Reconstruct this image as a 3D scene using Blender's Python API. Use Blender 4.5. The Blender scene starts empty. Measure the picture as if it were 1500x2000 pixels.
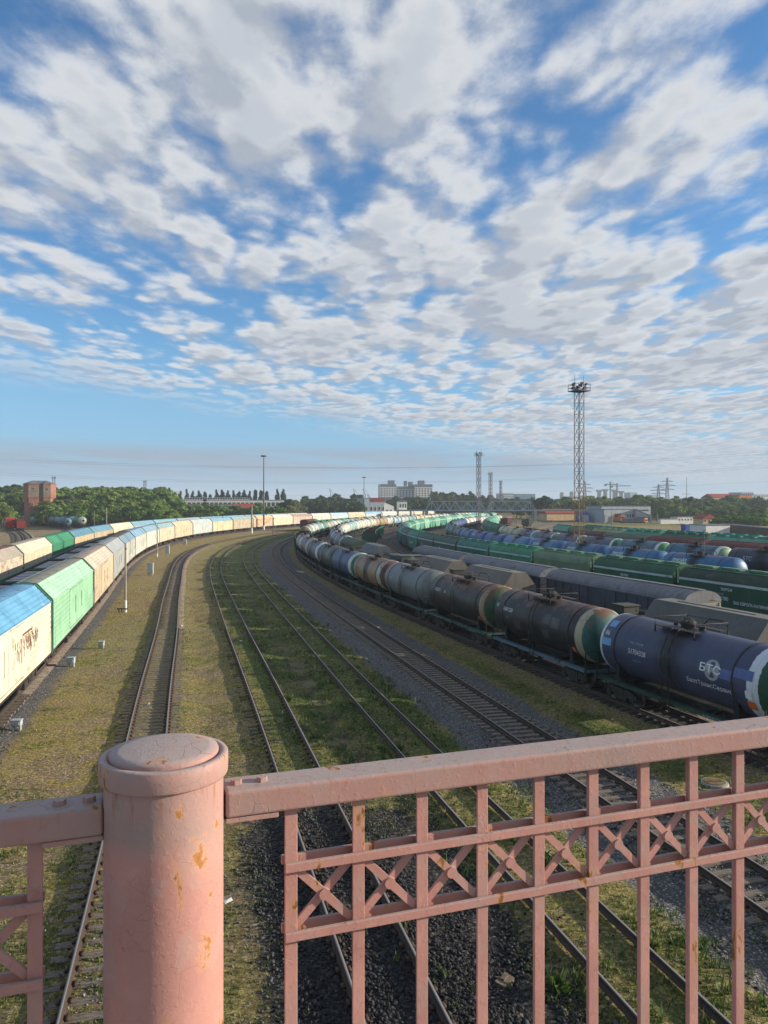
import bpy, bmesh, math, random
import numpy as np
from mathutils import Vector, Matrix
random.seed(7); RNG=np.random.default_rng(7)
S=bpy.context.scene; COL=S.collection; R=math.radians; PI=math.pi
CH=10.2                                   # eye height above the rails
SUN_AZ, SUN_EL = R(3.0), R(15.0)          # azimuth from +X towards +Y
def lin(h):
    h=h.lstrip('#'); o=[]
    for i in (0,2,4):
        c=int(h[i:i+2],16)/255; o.append(c/12.92 if c<=.04045 else ((c+.055)/1.055)**2.4)
    return tuple(o)
# ---------------------------------------------------------------- node helper
class NG:
    def __init__(s,nt): s.nt=nt; nt.nodes.clear()
    def n(s,t,pr=None,**k):
        nd=s.nt.nodes.new(t)
        for a,b in (pr or {}).items(): setattr(nd,a,b)
        for a,b in k.items():
            i=nd.inputs[int(a[1:])] if a[0]=='i' and a[1:].isdigit() else nd.inputs[a.replace('_',' ')]
            if isinstance(b,bpy.types.NodeSocket): s.nt.links.new(b,i)
            elif isinstance(b,bpy.types.Node): s.nt.links.new(b.outputs[0],i)
            else:
                if i.type=='RGBA' and len(b)==3: b=(*b,1)
                i.default_value=b
        return nd
    def m(s,op,a,b=0.0,c=0.0,cl=False): 
        k={'i0':a}
        if op not in('SQRT','ABSOLUTE','FRACT','SINE','COSINE','FLOOR','ARCTANGENT'): k['i1']=b
        if op in('MULTIPLY_ADD','SMOOTH_MIN','SMOOTH_MAX','COMPARE'): k['i2']=c
        return s.n('ShaderNodeMath',{'operation':op,'use_clamp':cl},**k).outputs[0]
    def v(s,op,a,b=None,sc=None):
        k={'i0':a}
        if b is not None:k['i1']=b
        if sc is not None:k['i3']=sc
        return s.n('ShaderNodeVectorMath',{'operation':op},**k).outputs[0]
    def mix(s,f,a,b,bl='MIX'): return s.n('ShaderNodeMix',{'data_type':'RGBA','blend_type':bl},i0=f,i6=a,i7=b).outputs[2]
    def noise(s,vec,sc,det=4,ro=.55,lac=2.0,dist=0.,out=0): return s.n('ShaderNodeTexNoise',Vector=vec,Scale=sc,Detail=float(det),Roughness=ro,Lacunarity=lac,Distortion=dist).outputs[out]
    def vor(s,vec,sc,feat='F1',rnd=1.,out=0,sm=.5):
        k=dict(Vector=vec,Scale=sc,Randomness=rnd)
        if feat=='SMOOTH_F1':k['Smoothness']=sm
        return s.n('ShaderNodeTexVoronoi',{'feature':feat},**k).outputs[out]
    def mr(s,x,a,b,c=0.,d=1.,sm=True): return s.n('ShaderNodeMapRange',{'interpolation_type':'SMOOTHSTEP' if sm else 'LINEAR'},Value=x,From_Min=a,From_Max=b,To_Min=c,To_Max=d).outputs[0]
    def ramp(s,f,st):
        nd=s.n('ShaderNodeValToRGB',Fac=f); e=nd.color_ramp.elements
        while len(e)<len(st): e.new(.5)
        for i,(p,c) in enumerate(st): e[i].position=p; e[i].color=(*c,1)
        return nd.outputs[0]
    def xyz(s,v): nd=s.n('ShaderNodeSeparateXYZ',Vector=v); return nd.outputs[0],nd.outputs[1],nd.outputs[2]
    def comb(s,x,y,z): return s.n('ShaderNodeCombineXYZ',X=x,Y=y,Z=z).outputs[0]
    def attr(s,name,fac=False): 
        nd=s.n('ShaderNodeAttribute',{'attribute_type':'OBJECT','attribute_name':name}); return nd.outputs[2 if fac else 0]
    def gattr(s,name,fac=True):
        nd=s.n('ShaderNodeAttribute',{'attribute_type':'GEOMETRY','attribute_name':name}); return nd.outputs[2 if fac else 0]
    def objc(s): return s.n('ShaderNodeTexCoord').outputs[3]
    def pos(s): return s.n('ShaderNodeNewGeometry').outputs[0]
    def rnd(s): return s.n('ShaderNodeObjectInfo').outputs[5]
    def bump(s,h,st=.5,dist=.02): return s.n('ShaderNodeBump',Strength=st,Distance=dist,Height=h).outputs[0]
    def out(s,col,rough=.6,nrm=None,metal=0.,spec=.4):
        k=dict(Base_Color=col,Roughness=rough,Metallic=metal); k['Specular_IOR_Level']=spec
        if nrm is not None:k['Normal']=nrm
        b=s.n('ShaderNodeBsdfPrincipled')
        for a,x in k.items():
            i=b.inputs[a.replace('_',' ')]
            if isinstance(x,bpy.types.NodeSocket): s.nt.links.new(x,i)
            else: i.default_value=(*x,1) if i.type=='RGBA' and len(x)==3 else x
        o=s.n('ShaderNodeOutputMaterial'); s.nt.links.new(b.outputs[0],o.inputs[0]); return b
MATS={}
def newmat(name):
    m=bpy.data.materials.new(name); m.use_nodes=True; MATS[name]=m; return m,NG(m.node_tree)
# ---------------------------------------------------------------- camera, light, sky
cam=bpy.data.cameras.new('camera'); co=bpy.data.objects.new('camera',cam); COL.objects.link(co)
co.location=(0,0,CH); co.rotation_euler=(R(90),0,0)
cam.sensor_fit='VERTICAL'; cam.sensor_height=36; cam.sensor_width=27; cam.lens=27.0; cam.shift_y=-.009
cam.clip_start=.05; cam.clip_end=20000; S.camera=co
S.view_settings.view_transform='Standard'; S.view_settings.look='None'; S.view_settings.exposure=0.68; S.view_settings.gamma=1
S.view_settings.use_curve_mapping=False
S.render.resolution_x=768; S.render.resolution_y=1024
S.cycles.max_bounces=5; S.cycles.diffuse_bounces=2; S.cycles.glossy_bounces=2; S.cycles.transparent_max_bounces=4; S.cycles.volume_bounces=0
S.cycles.use_denoising=True; S.cycles.caustics_reflective=False; S.cycles.caustics_refractive=False
sl=bpy.data.lights.new('sun','SUN'); sl.energy=4.7; sl.angle=R(.55); sl.color=(1,.90,.75)
so=bpy.data.objects.new('sun',sl); COL.objects.link(so)
sd=Vector((math.cos(SUN_AZ)*math.cos(SUN_EL),math.sin(SUN_AZ)*math.cos(SUN_EL),math.sin(SUN_EL)))
so.rotation_euler=sd.to_track_quat('Z','Y').to_euler(); so.location=(60,0,60)
W=bpy.data.worlds.new('World'); S.world=W; W.use_nodes=True
def sky():
    # cloud density as a node group over the cloud plane (direction / elevation)
    gt=bpy.data.node_groups.new('cloud_density','ShaderNodeTree')
    gt.interface.new_socket('P',in_out='INPUT',socket_type='NodeSocketVector'); gt.interface.new_socket('D',in_out='OUTPUT',socket_type='NodeSocketFloat')
    g=NG(gt); p=g.n('NodeGroupInput').outputs[0]
    w=g.v('SUBTRACT',g.noise(p,1.5,3,.55,out=1),(.5,.5,.5)); q=g.v('ADD',p,g.v('SCALE',w,sc=.30))
    qs=g.v('MULTIPLY',q,(1.,.42,1.))
    big=g.noise(qs,.95,2,.5)
    med=g.noise(qs,3.2,3,.5)
    puf=g.vor(qs,4.8,'SMOOTH_F1',1.,0,.45); puf2=g.vor(g.v('MULTIPLY',q,(1.,.5,1.)),11.,'SMOOTH_F1',1.,0,.4)
    fine=g.noise(g.v('MULTIPLY',p,(1.,.6,1.)),11.0,7,.66)
    d=g.m('MULTIPLY_ADD',big,1.0,g.m('MULTIPLY',med,.75))
    d=g.m('MULTIPLY_ADD',puf,-.62,d)
    d=g.m('MULTIPLY_ADD',puf2,-.34,d)
    d=g.m('MULTIPLY_ADD',fine,.46,d)
    o=g.n('NodeGroupOutput'); gt.links.new(d,o.inputs[0])
    g=NG(W.node_tree)
    dr=g.n('ShaderNodeTexCoord').outputs[0]
    x,y,z=g.xyz(dr); zc=g.m('MAXIMUM',z,.02)
    pxy=g.comb(g.m('DIVIDE',x,zc),g.m('DIVIDE',y,zc),0.0)
    px=g.m('DIVIDE',x,zc); py=g.m('DIVIDE',y,zc)
    pxy=g.v('ADD',pxy,(33.8,27.1,0.0))
    def D(v):
        nd=g.nt.nodes.new('ShaderNodeGroup'); nd.node_tree=gt; g.nt.links.new(v,nd.inputs[0]); return nd.outputs[0]
    # the sheet ends along a slanting edge far off to the left; denser towards the right
    edge=g.m('SUBTRACT',g.m('MULTIPLY_ADD',px,1.9,10.2),py)
    edge=g.m('ADD',edge,g.m('MULTIPLY',g.m('SUBTRACT',g.noise(pxy,.5,4,.6),.5),5.0))
    msk=g.m('MULTIPLY',g.mr(edge,-3.2,2.6),g.mr(z,.012,.03))
    dens=g.mr(px,-1.6,2.4,-.055,.10,False)
    low=g.mr(py,1.2,5.,-.055,.06)
    thr=g.m('SUBTRACT',.50,g.m('ADD',dens,low))
    d0=g.m('SUBTRACT',D(pxy),thr); d1=g.m('SUBTRACT',D(g.v('ADD',pxy,(.07,-.20,0.))),thr)
    cov=g.m('MULTIPLY',g.mr(d0,-.16,.30),msk)
    thick=g.mr(d0,.10,.50)
    lit=g.mr(g.m('SUBTRACT',d0,d1),-.20,.16)
    wht=g.mix(g.m('MULTIPLY',thick,.8),(1.02,1.04,1.07),(.66,.73,.83))
    wht=g.mix(g.m('MULTIPLY',g.m('SUBTRACT',1.,lit),.75),wht,(.45,.52,.64))
    # low stratus band above the left horizon
    sv=g.comb(g.m('MULTIPLY',px,.16),g.m('MULTIPLY',z,26.),0.)
    st=g.noise(sv,2.2,4,.55)
    band=g.m('MULTIPLY',g.mr(z,.020,.045),g.m('SUBTRACT',1.,g.mr(z,.058,.082)))
    stc=g.m('MULTIPLY',g.mr(st,.30,.58),g.m('MULTIPLY',band,.9))
    skyn=g.n('ShaderNodeTexSky',{'sky_type':'NISHITA','sun_disc':False,'sun_elevation':SUN_EL,'sun_rotation':R(90)-SUN_AZ,'air_density':1.0,'dust_density':.6,'ozone_density':2.0,'altitude':0.})
    blue=g.mix(1.,skyn.outputs[0],(.66,1.05,1.36),'MULTIPLY')
    hz=g.mr(z,.0,.26); base=g.mix(g.m('MULTIPLY',g.m('SUBTRACT',1.,hz),.75),blue,(2.0,3.75,5.9)); base=g.mix(g.m('MULTIPLY',g.m('SUBTRACT',1.,g.mr(z,0.,.06)),.8),base,(2.9,3.8,4.75))
    base=g.mix(stc,base,(2.5,3.1,3.9))
    cl=g.v('SCALE',wht,sc=CLOUD)
    far=g.mr(z,.02,.13); cl=g.mix(g.m('MULTIPLY',g.m('SUBTRACT',1.,far),.6),cl,(3.7,4.4,5.2))
    colr=g.mix(cov,base,cl)
    bg=g.n('ShaderNodeBackground',Color=colr,Strength=.085); o=g.n('ShaderNodeOutputWorld'); g.nt.links.new(bg.outputs[0],o.inputs[0])
    W.cycles.sampling_method='MANUAL'; W.cycles.sample_map_resolution=512
CLOUD=5.5
sky()
# ---------------------------------------------------------------- mesh helper
class MB:
    def __init__(s): s.v=[]; s.f=[]; s.mi=[]; s.sm=[]
    def add(s,vs,fs,mi=0,sm=False):
        o=len(s.v); s.v+= [tuple(p) for p in vs]; s.f+=[tuple(i+o for i in f) for f in fs]; s.mi+=[mi]*len(fs); s.sm+=[sm]*len(fs); return s
    def box(s,c,d,rot=None,mi=0):
        x,y,z=d[0]/2,d[1]/2,d[2]/2
        P=[Vector(p) for p in((-x,-y,-z),(x,-y,-z),(x,y,-z),(-x,y,-z),(-x,-y,z),(x,-y,z),(x,y,z),(-x,y,z))]
        if rot is not None: P=[rot@p for p in P]
        c=Vector(c); return s.add([p+c for p in P],[(0,3,2,1),(4,5,6,7),(0,1,5,4),(1,2,6,5),(2,3,7,6),(3,0,4,7)],mi)
    def bar(s,a,b,w,h=None,mi=0,up=(0,0,1)):
        a,b=Vector(a),Vector(b); d=b-a; L=d.length; h=h or w
        y=d.normalized(); u=Vector(up)
        if abs(y.dot(u))>.98: u=Vector((1,0,0))
        x=y.cross(u).normalized(); z=x.cross(y)
        return s.box((a+b)/2,(w,L,h),Matrix((x,y,z)).transposed(),mi)
    def cyl(s,a,b,r0,r1=None,seg=12,mi=0,sm=True,caps=True):
        a,b=Vector(a),Vector(b); r1=r0 if r1 is None else r1; d=(b-a).normalized()
        u=Vector((0,0,1)) if abs(d.z)<.9 else Vector((1,0,0)); x=d.cross(u).normalized(); y=d.cross(x)
        vs=[];
        for k in range(seg):
            t=2*PI*k/seg; e=x*math.cos(t)+y*math.sin(t); vs+=[a+e*r0,b+e*r1]
        fs=[(2*k,2*k+1,(2*k+3)%(2*seg),(2*k+2)%(2*seg)) for k in range(seg)]
        s.add(vs,fs,mi,sm)
        if caps: s.add(vs,[tuple(range(0,2*seg,2)),tuple(range(2*seg-1,0,-2))],mi)
        return s
    def tube(s,pts,r,seg=6,mi=0):
        pts=[Vector(p) for p in pts]; vs=[]; n=len(pts)
        for i,p in enumerate(pts):
            d=(pts[min(i+1,n-1)]-pts[max(i-1,0)]).normalized(); u=Vector((0,0,1)) if abs(d.z)<.9 else Vector((1,0,0))
            x=d.cross(u).normalized(); y=d.cross(x)
            vs+=[p+(x*math.cos(2*PI*k/seg)+y*math.sin(2*PI*k/seg))*r for k in range(seg)]
        fs=[(i*seg+k,(i+1)*seg+k,(i+1)*seg+(k+1)%seg,i*seg+(k+1)%seg) for i in range(n-1) for k in range(seg)]
        fs+=[tuple(range(seg)),tuple(range(n*seg-1,(n-1)*seg-1,-1))]
        return s.add(vs,fs,mi,True)
    def prism(s,prof,y0,y1,mi=0,caps=True,closed=True,axis='y',sm=False):
        n=len(prof); mk={'y':lambda a,b,t:(a,t,b),'x':lambda a,b,t:(t,a,b),'z':lambda a,b,t:(a,b,t)}[axis]
        vs=[mk(a,b,y0) for a,b in prof]+[mk(a,b,y1) for a,b in prof]
        fs=[(i,(i+1)%n,(i+1)%n+n,i+n) for i in range(n if closed else n-1)]
        s.add(vs,fs,mi,sm)
        if caps and closed: s.add(vs,[tuple(range(n-1,-1,-1)),tuple(range(n,2*n))],mi)
        return s
    def lathe(s,prof,seg=32,axis='y',c=(0,0,0),mi=0,sm=True):
        vs=[];n=len(prof)
        for r,t in prof:
            for k in range(seg):
                a=2*PI*k/seg; p=(r*math.cos(a),t,r*math.sin(a)) if axis=='y' else ((r*math.cos(a),r*math.sin(a),t) if axis=='z' else (t,r*math.cos(a),r*math.sin(a)))
                vs.append((p[0]+c[0],p[1]+c[1],p[2]+c[2]))
        fs=[(i*seg+k,i*seg+(k+1)%seg,(i+1)*seg+(k+1)%seg,(i+1)*seg+k) for i in range(n-1) for k in range(seg)]
        return s.add(vs,fs,mi,sm)
    def mesh(s,name,mats,fix=True):
        me=bpy.data.meshes.new(name); me.from_pydata(s.v,[],s.f)
        for m in (mats if isinstance(mats,(list,tuple)) else [mats]): me.materials.append(m)
        me.polygons.foreach_set('material_index',s.mi); me.polygons.foreach_set('use_smooth',s.sm)
        if fix and len(s.f)<60000:
            bm=bmesh.new(); bm.from_mesh(me); bmesh.ops.recalc_face_normals(bm,faces=bm.faces); bm.to_mesh(me); bm.free()
        me.update(); return me
    def build(s,name,mats,parent=None,loc=None,**kw):
        return place(name,s.mesh(name,mats),parent,loc,**kw)
def place(name,me,parent=None,loc=None,rz=None,**pr):
    o=bpy.data.objects.new(name,me); COL.objects.link(o)
    if parent is not None: o.parent=parent
    if loc is not None: o.location=loc
    if rz is not None: o.rotation_euler=(0,0,rz)
    for k,v in pr.items(): o[k]=v
    return o
def thing(name,label,cat,loc=(0,0,0),rz=0,group=None,mesh=None,**pr):
    o=place(name,mesh,None,loc,rz,**pr); o['label']=label; o['category']=cat
    if group:o['group']=group
    return o
def npmesh(name,V,F,mat,smooth=False):
    me=bpy.data.meshes.new(name); V=np.asarray(V,np.float32); F=np.asarray(F,np.int32); k=F.shape[1]
    me.vertices.add(len(V)); me.vertices.foreach_set('co',V.ravel()); me.loops.add(F.size); me.loops.foreach_set('vertex_index',F.ravel())
    me.polygons.add(len(F)); me.polygons.foreach_set('loop_start',np.arange(0,F.size,k,dtype=np.int32)); me.polygons.foreach_set('loop_total',np.full(len(F),k,np.int32))
    if smooth: me.polygons.foreach_set('use_smooth',np.ones(len(F),bool))
    me.materials.append(mat); me.update(calc_edges=True); return me
def fattr(me,name,arr):
    a=me.attributes.new(name,'FLOAT','POINT'); a.data.foreach_set('value',np.asarray(arr,np.float32))
# ---------------------------------------------------------------- the tracks of the yard (X of each centre line every 20 m of distance)
TX={
 'C':[-10.9,-15.3,-20.0,-25.1,-30.4,-35.9,-41.2,-45.9,-49.9,-52.9,-54.6,-55.0,-54.1,-52.1,-49.1,-45.1,-40.2,-34.4,-27.8,-20.5,-12.7,-4.2,4.6,13.3,22.1,30.9,39.7],
 'D':[-1.7,-6.8,-12.0,-17.0,-22.2,-27.2,-32.2,-36.6,-40.0,-42.2,-42.9,-42.2,-40.2,-37.4,-33.9,-29.6,-24.7,-19.2,-13.1,-6.7,0.2,7.4,14.8,22.0,29.1,36.0,42.8],
 'E':[4.3,-0.9,-6.1,-11.4,-16.6,-21.7,-26.3,-30.1,-33.1,-35.1,-36.2,-36.1,-35.1,-33.0,-30.1,-26.2,-21.3,-15.7,-9.2,-2.1,5.7,14.0,22.6,31.2,39.8,48.4,57.0],
 'F':[10.0,4.4,-0.9,-6.0,-11.1,-16.1,-20.8,-24.8,-27.8,-29.8,-30.7,-30.5,-29.2,-26.9,-23.7,-19.6,-14.6,-8.8,-2.1,5.2,13.1,21.6,30.3,39.0,47.8,56.5,65.2],
 'G':[15.4,9.9,4.5,-0.9,-6.2,-11.2,-15.8,-19.6,-22.6,-24.6,-25.5,-25.4,-24.1,-21.9,-18.6,-14.3,-9.1,-3.0,4.0,11.6,19.9,28.8,38.0,47.3,56.5,65.8,75.1],
 'H':[26.4,19.3,12.4,5.9,-0.3,-5.8,-10.5,-14.3,-17.1,-18.9,-19.7,-19.4,-18.0,-15.6,-12.2,-7.8,-2.4,3.8,11.0,18.8,27.2,36.3,45.7,55.1,64.5,73.9,83.4],
 'I':[33.5,26.5,19.5,12.9,6.6,1.0,-3.7,-7.3,-9.7,-11.2,-11.7,-11.2,-9.8,-7.5,-4.2,0.1,5.3,11.5,18.7,26.5,35.0,44.2,53.8,63.4,73.1,82.8,92.6],
 'J':[39.3,32.2,25.3,18.6,12.2,6.6,2.1,-1.0,-2.8,-3.5,-3.1,-1.9,0.3,3.2,6.9,11.4,16.5,22.4,29.0,36.0,43.6,51.6,59.9,68.0,76.1,84.0,91.9],
 'K':[51.4,44.6,37.8,31.0,24.4,18.4,13.1,9.1,6.4,5.1,5.0,6.2,8.4,11.4,15.2,19.6,24.6,30.2,36.3,42.9,49.8,57.2,64.7,72.0,79.2,86.3,93.2],
 'L':[66.0,58.4,50.9,43.7,36.8,30.7,25.7,22.0,19.4,18.1,17.9,19.1,21.4,24.7,29.0,34.1,40.0,46.7,54.1,62.1,70.6,79.6,88.8,98.0,107.1,116.2,125.2],
 'M':[87.9,78.6,69.5,60.6,52.2,44.6,38.5,34.3,31.7,30.5,30.2,30.9,32.4,34.8,38.1,42.2,47.4,53.5,60.5,68.3,76.8,86.1,95.8,105.6,115.4,125.4,135.4],
 'O':[93.8,85.3,76.9,68.7,60.7,53.3,47.1,42.4,39.4,38.0,37.9,39.0,41.2,44.4,48.5,53.6,59.4,66.1,73.5,81.6,90.2,99.3,108.7,118.1,127.4,136.7,145.9],
 'P':[118.9,108.9,98.9,89.0,79.3,70.2,62.0,55.3,50.2,46.8,45.1,45.0,46.2,48.8,52.5,57.4,63.4,70.3,78.3,87.0,96.4,106.5,117.0,127.5,138.2,148.8,159.6],
}

_off=lambda k,d:[x-d for x in TX[k]]
TX['B']=_off('C',5.1); TX['A']=_off('C',10.2)
TX['N']=[(a+b)/2+(0 if i<8 else .3) for i,(a,b) in enumerate(zip(TX['J'],TX['K']))]
TX['Q']=[a+6.5 for a in TX['P']]
def tx(k,z):
    a=np.array(TX[k]); z=np.asarray(z,float); t=z/20; i=np.clip(np.floor(t).astype(int),0,len(a)-2); u=t-i
    g=lambda j:np.where(j<0,2*a[0]-a[np.clip(-j,0,1)],np.where(j>=len(a),2*a[-1]-a[-2],a[np.clip(j,0,len(a)-1)]))
    p0,p1,p2,p3=g(i-1),g(i),g(i+1),g(i+2)
    c=.5*(2*p1+(p2-p0)*u+(2*p0-5*p1+4*p2-p3)*u*u+(3*p1-p0-3*p2+p3)*u**3)
    lo=a[0]+(a[1]-a[0])*t; hi=a[-1]+(a[-1]-a[-2])*(t-len(a)+1)
    return np.where(t<0,lo,np.where(t>len(a)-1,hi,c))
class Path:
    def __init__(s,k=None,pts=None):
        if k: z=np.arange(-60,540.1,1.); x=tx(k,z)
        else:
            p=np.array(pts,float); t=np.arange(len(p)); tt=np.linspace(0,len(p)-1,400)
            co=[np.polyfit(t,p[:,i],min(len(p)-1,3)) for i in (0,1)]; x,z=np.polyval(co[0],tt),np.polyval(co[1],tt)
        s.x,s.z=x,z; s.s=np.r_[0,np.cumsum(np.hypot(np.diff(x),np.diff(z)))]
    def at(s,d): return np.interp(d,s.s,s.x),np.interp(d,s.s,s.z)
    def sz(s,z): return float(np.interp(z,s.z,s.s))
    def pose(s,d,half=4.):
        x0,z0=s.at(d-half);x1,z1=s.at(d+half); return ((x0+x1)/2,(z0+z1)/2,0.18),math.atan2(-(x1-x0),z1-z0)
PATH={k:Path(k) for k in TX}
# side yard at the far left
PATH['S1']=Path(pts=[(-60,120),(-80,168),(-112,235),(-139,285),(-182,350)]); PATH['S2']=Path(pts=[(-66,132),(-82,178),(-110,235),(-131,278),(-165,335)])
PATH['S3']=Path(pts=[(-60,125),(-88,215),(-120,296),(-152,336),(-205,392)]); PATH['S4']=Path(pts=[(-66,165),(-92,252),(-121,312),(-154,344),(-206,390)])
# ---------------------------------------------------------------- materials: ground, rail, sleeper, paint
def ground_mat():
    m,g=newmat('ground_soil_grass'); P=g.pos()
    n0=g.noise(P,.045,3,.5); n1=g.noise(P,.35,5,.6); n2=g.noise(P,2.2,5,.62); n3=g.noise(P,11.,3,.6); n4=g.noise(P,.9,4,.6)
    px,py,pz=g.xyz(P)
    bal=g.gattr('bal'); grs=g.gattr('grs'); coal=g.gattr('coal'); path=g.gattr('path')
    soil=g.mix(n1,(.18,.135,.085),(.33,.25,.155)); soil=g.mix(g.mr(n3,.35,.75),soil,(.34,.27,.18)); 
    dry=g.mix(n2,(.22,.19,.068),(.40,.32,.13)); grn=g.mix(n2,(.085,.115,.03),(.18,.215,.065)); moss=g.mix(n3,(.25,.20,.035),(.42,.31,.055))
    gm=g.m('ADD',g.m('MULTIPLY',grs,1.1),g.m('MULTIPLY',g.m('SUBTRACT',n1,.5),1.9)); gm=g.m('ADD',gm,g.m('MULTIPLY',g.m('SUBTRACT',n2,.5),1.3))
    c=g.mix(g.mr(gm,.02,.5),soil,dry); c=g.mix(g.mr(gm,.42,.95),c,grn)
    c=g.mix(g.m('MULTIPLY',g.m('MULTIPLY',g.mr(n4,.50,.68),g.mr(n2,.44,.62)),g.mr(grs,.05,.35)),c,moss)
    c=g.mix(g.m('MULTIPLY',path,g.mr(n2,.30,.55)),c,g.mix(n2,(.05,.038,.028),(.10,.078,.055)))
    sp=g.noise(P,8.5,6,.72); sp2=g.noise(P,24.,3,.6); c=g.mix(g.mr(sp,.42,.60),g.v('MULTIPLY',c,(.60,.56,.50)),c); c=g.mix(g.mr(g.m('MULTIPLY_ADD',sp2,.4,sp),.74,.86),c,g.v('SCALE',c,sc=1.75)); bp=g.noise(P,.28,4,.62); c=g.mix(g.m('MULTIPLY',g.mr(bp,.54,.68),.5),c,soil)
    # ballast stones
    vd=g.n('ShaderNodeTexVoronoi',Vector=P,Scale=13.,Randomness=1.); sc=g.m('MULTIPLY',g.n('ShaderNodeSeparateColor',Color=vd.outputs[1]).outputs[0],1.)
    st=g.ramp(sc,[(0,(.125,.115,.108)),(.5,(.245,.228,.21)),(.85,(.36,.335,.305)),(1,(.5,.46,.42))]); st=g.mix(g.mr(vd.outputs[0],.25,.6),st,(.11,.105,.10))
    bm_=g.m('ADD',bal,g.m('MULTIPLY',g.m('SUBTRACT',n1,.5),.9)); bm_=g.m('ADD',bm_,g.m('MULTIPLY',g.m('SUBTRACT',n2,.5),.7)); bf=g.mr(bm_,.38,.72)
    c=g.mix(bf,c,st)
    cf=g.mr(g.m('ADD',coal,g.m('MULTIPLY',g.m('SUBTRACT',n2,.5),1.2)),.3,.6)
    ck=g.ramp(sc,[(0,(.018,.018,.018)),(.7,(.055,.05,.047)),(.93,(.12,.10,.08)),(1,(.25,.2,.14))])
    c=g.mix(cf,c,ck)
    h=g.m('ADD',g.m('ADD',g.m('MULTIPLY',n3,.6),g.m('MULTIPLY',sp,1.6)),g.m('MULTIPLY',n2,1.4)); sb=g.m('MAXIMUM',bf,cf)
    h=g.m('ADD',h,g.m('MULTIPLY',g.m('MULTIPLY',vd.outputs[0],-.9),sb))
    g.out(c,.95,g.bump(h,.9,.09),spec=.15); return m
def simple_mat(name,c0,c1,sc=3.,rough=.7,bs=.3,bd=.02,metal=0.,spec=.35,det=5,stretch=(1,1,1)):
    m,g=newmat(name); v=g.v('MULTIPLY',g.objc(),stretch); n=g.noise(v,sc,det,.6); n2=g.noise(v,sc*6,3,.6)
    c=g.mix(g.mr(g.m('MULTIPLY_ADD',n2,.35,n),.4,.95),c0,c1); g.out(c,rough,g.bump(g.m('ADD',n,n2),bs,bd),metal,spec); return m
GROUND=ground_mat()
RAILM,g=newmat('rail_steel'); P_=g.n('ShaderNodeNewGeometry'); nz=g.xyz(P_.outputs[1])[2]; n=g.noise(P_.outputs[0],3.,4)
hz=g.xyz(P_.outputs[0])[2]
g.out(g.mix(g.m('MULTIPLY',g.mr(nz,.7,.95),g.mr(hz,.14,.17)),g.mix(n,(.028,.017,.012),(.075,.042,.026)),(.20,.19,.185)),g.mr(nz,.8,.95,.8,.45),spec=.5)
RAILM2,g=newmat('rail_shiny_steel'); P_=g.n('ShaderNodeNewGeometry'); nz=g.xyz(P_.outputs[1])[2]; n=g.noise(P_.outputs[0],3.,4)
SLEEPM=simple_mat('sleeper_wood',(.085,.065,.05),(.27,.215,.165),2.5,.85,.6,.03,stretch=(1,6,3))
SLEEPD=simple_mat('sleeper_dark',(.025,.02,.017),(.085,.066,.05),2.5,.85,.6,.03,stretch=(1,6,3))
# ---------------------------------------------------------------- ground sheet
def gcoords(a,b,st,lo,hi):
    mid=np.arange(a,b+1e-6,st); l=[];d=st*1.5;x=a
    while x>lo: x-=d; d*=1.35; l.append(max(x,lo))
    r=[];d=st*1.5;x=b
    while x<hi: x+=d; d*=1.35; r.append(min(x,hi))
    return np.r_[l[::-1],mid,r]
GX=gcoords(-70,125,.75,-4000,4000); GY=np.r_[gcoords(2,130,.7,-400,130),gcoords(131.5,340,1.6,131.5,4500)]
BAL={'A':(1.9,.8),'B':(1.9,.8),'C':(2.3,.95),'D':(1.35,.42),'E':(1.1,.34),'F':(1.1,.30),'G':(2.9,1.05),'H':(1.5,.75),'I':(2.4,.9),'J':(2.2,.8),'N':(2.2,.9),'K':(2.3,.9),'L':(2.4,.8),'M':(2.4,.8),'O':(2.4,.8),'P':(2.4,.8),'Q':(2.,.7)}
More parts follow.
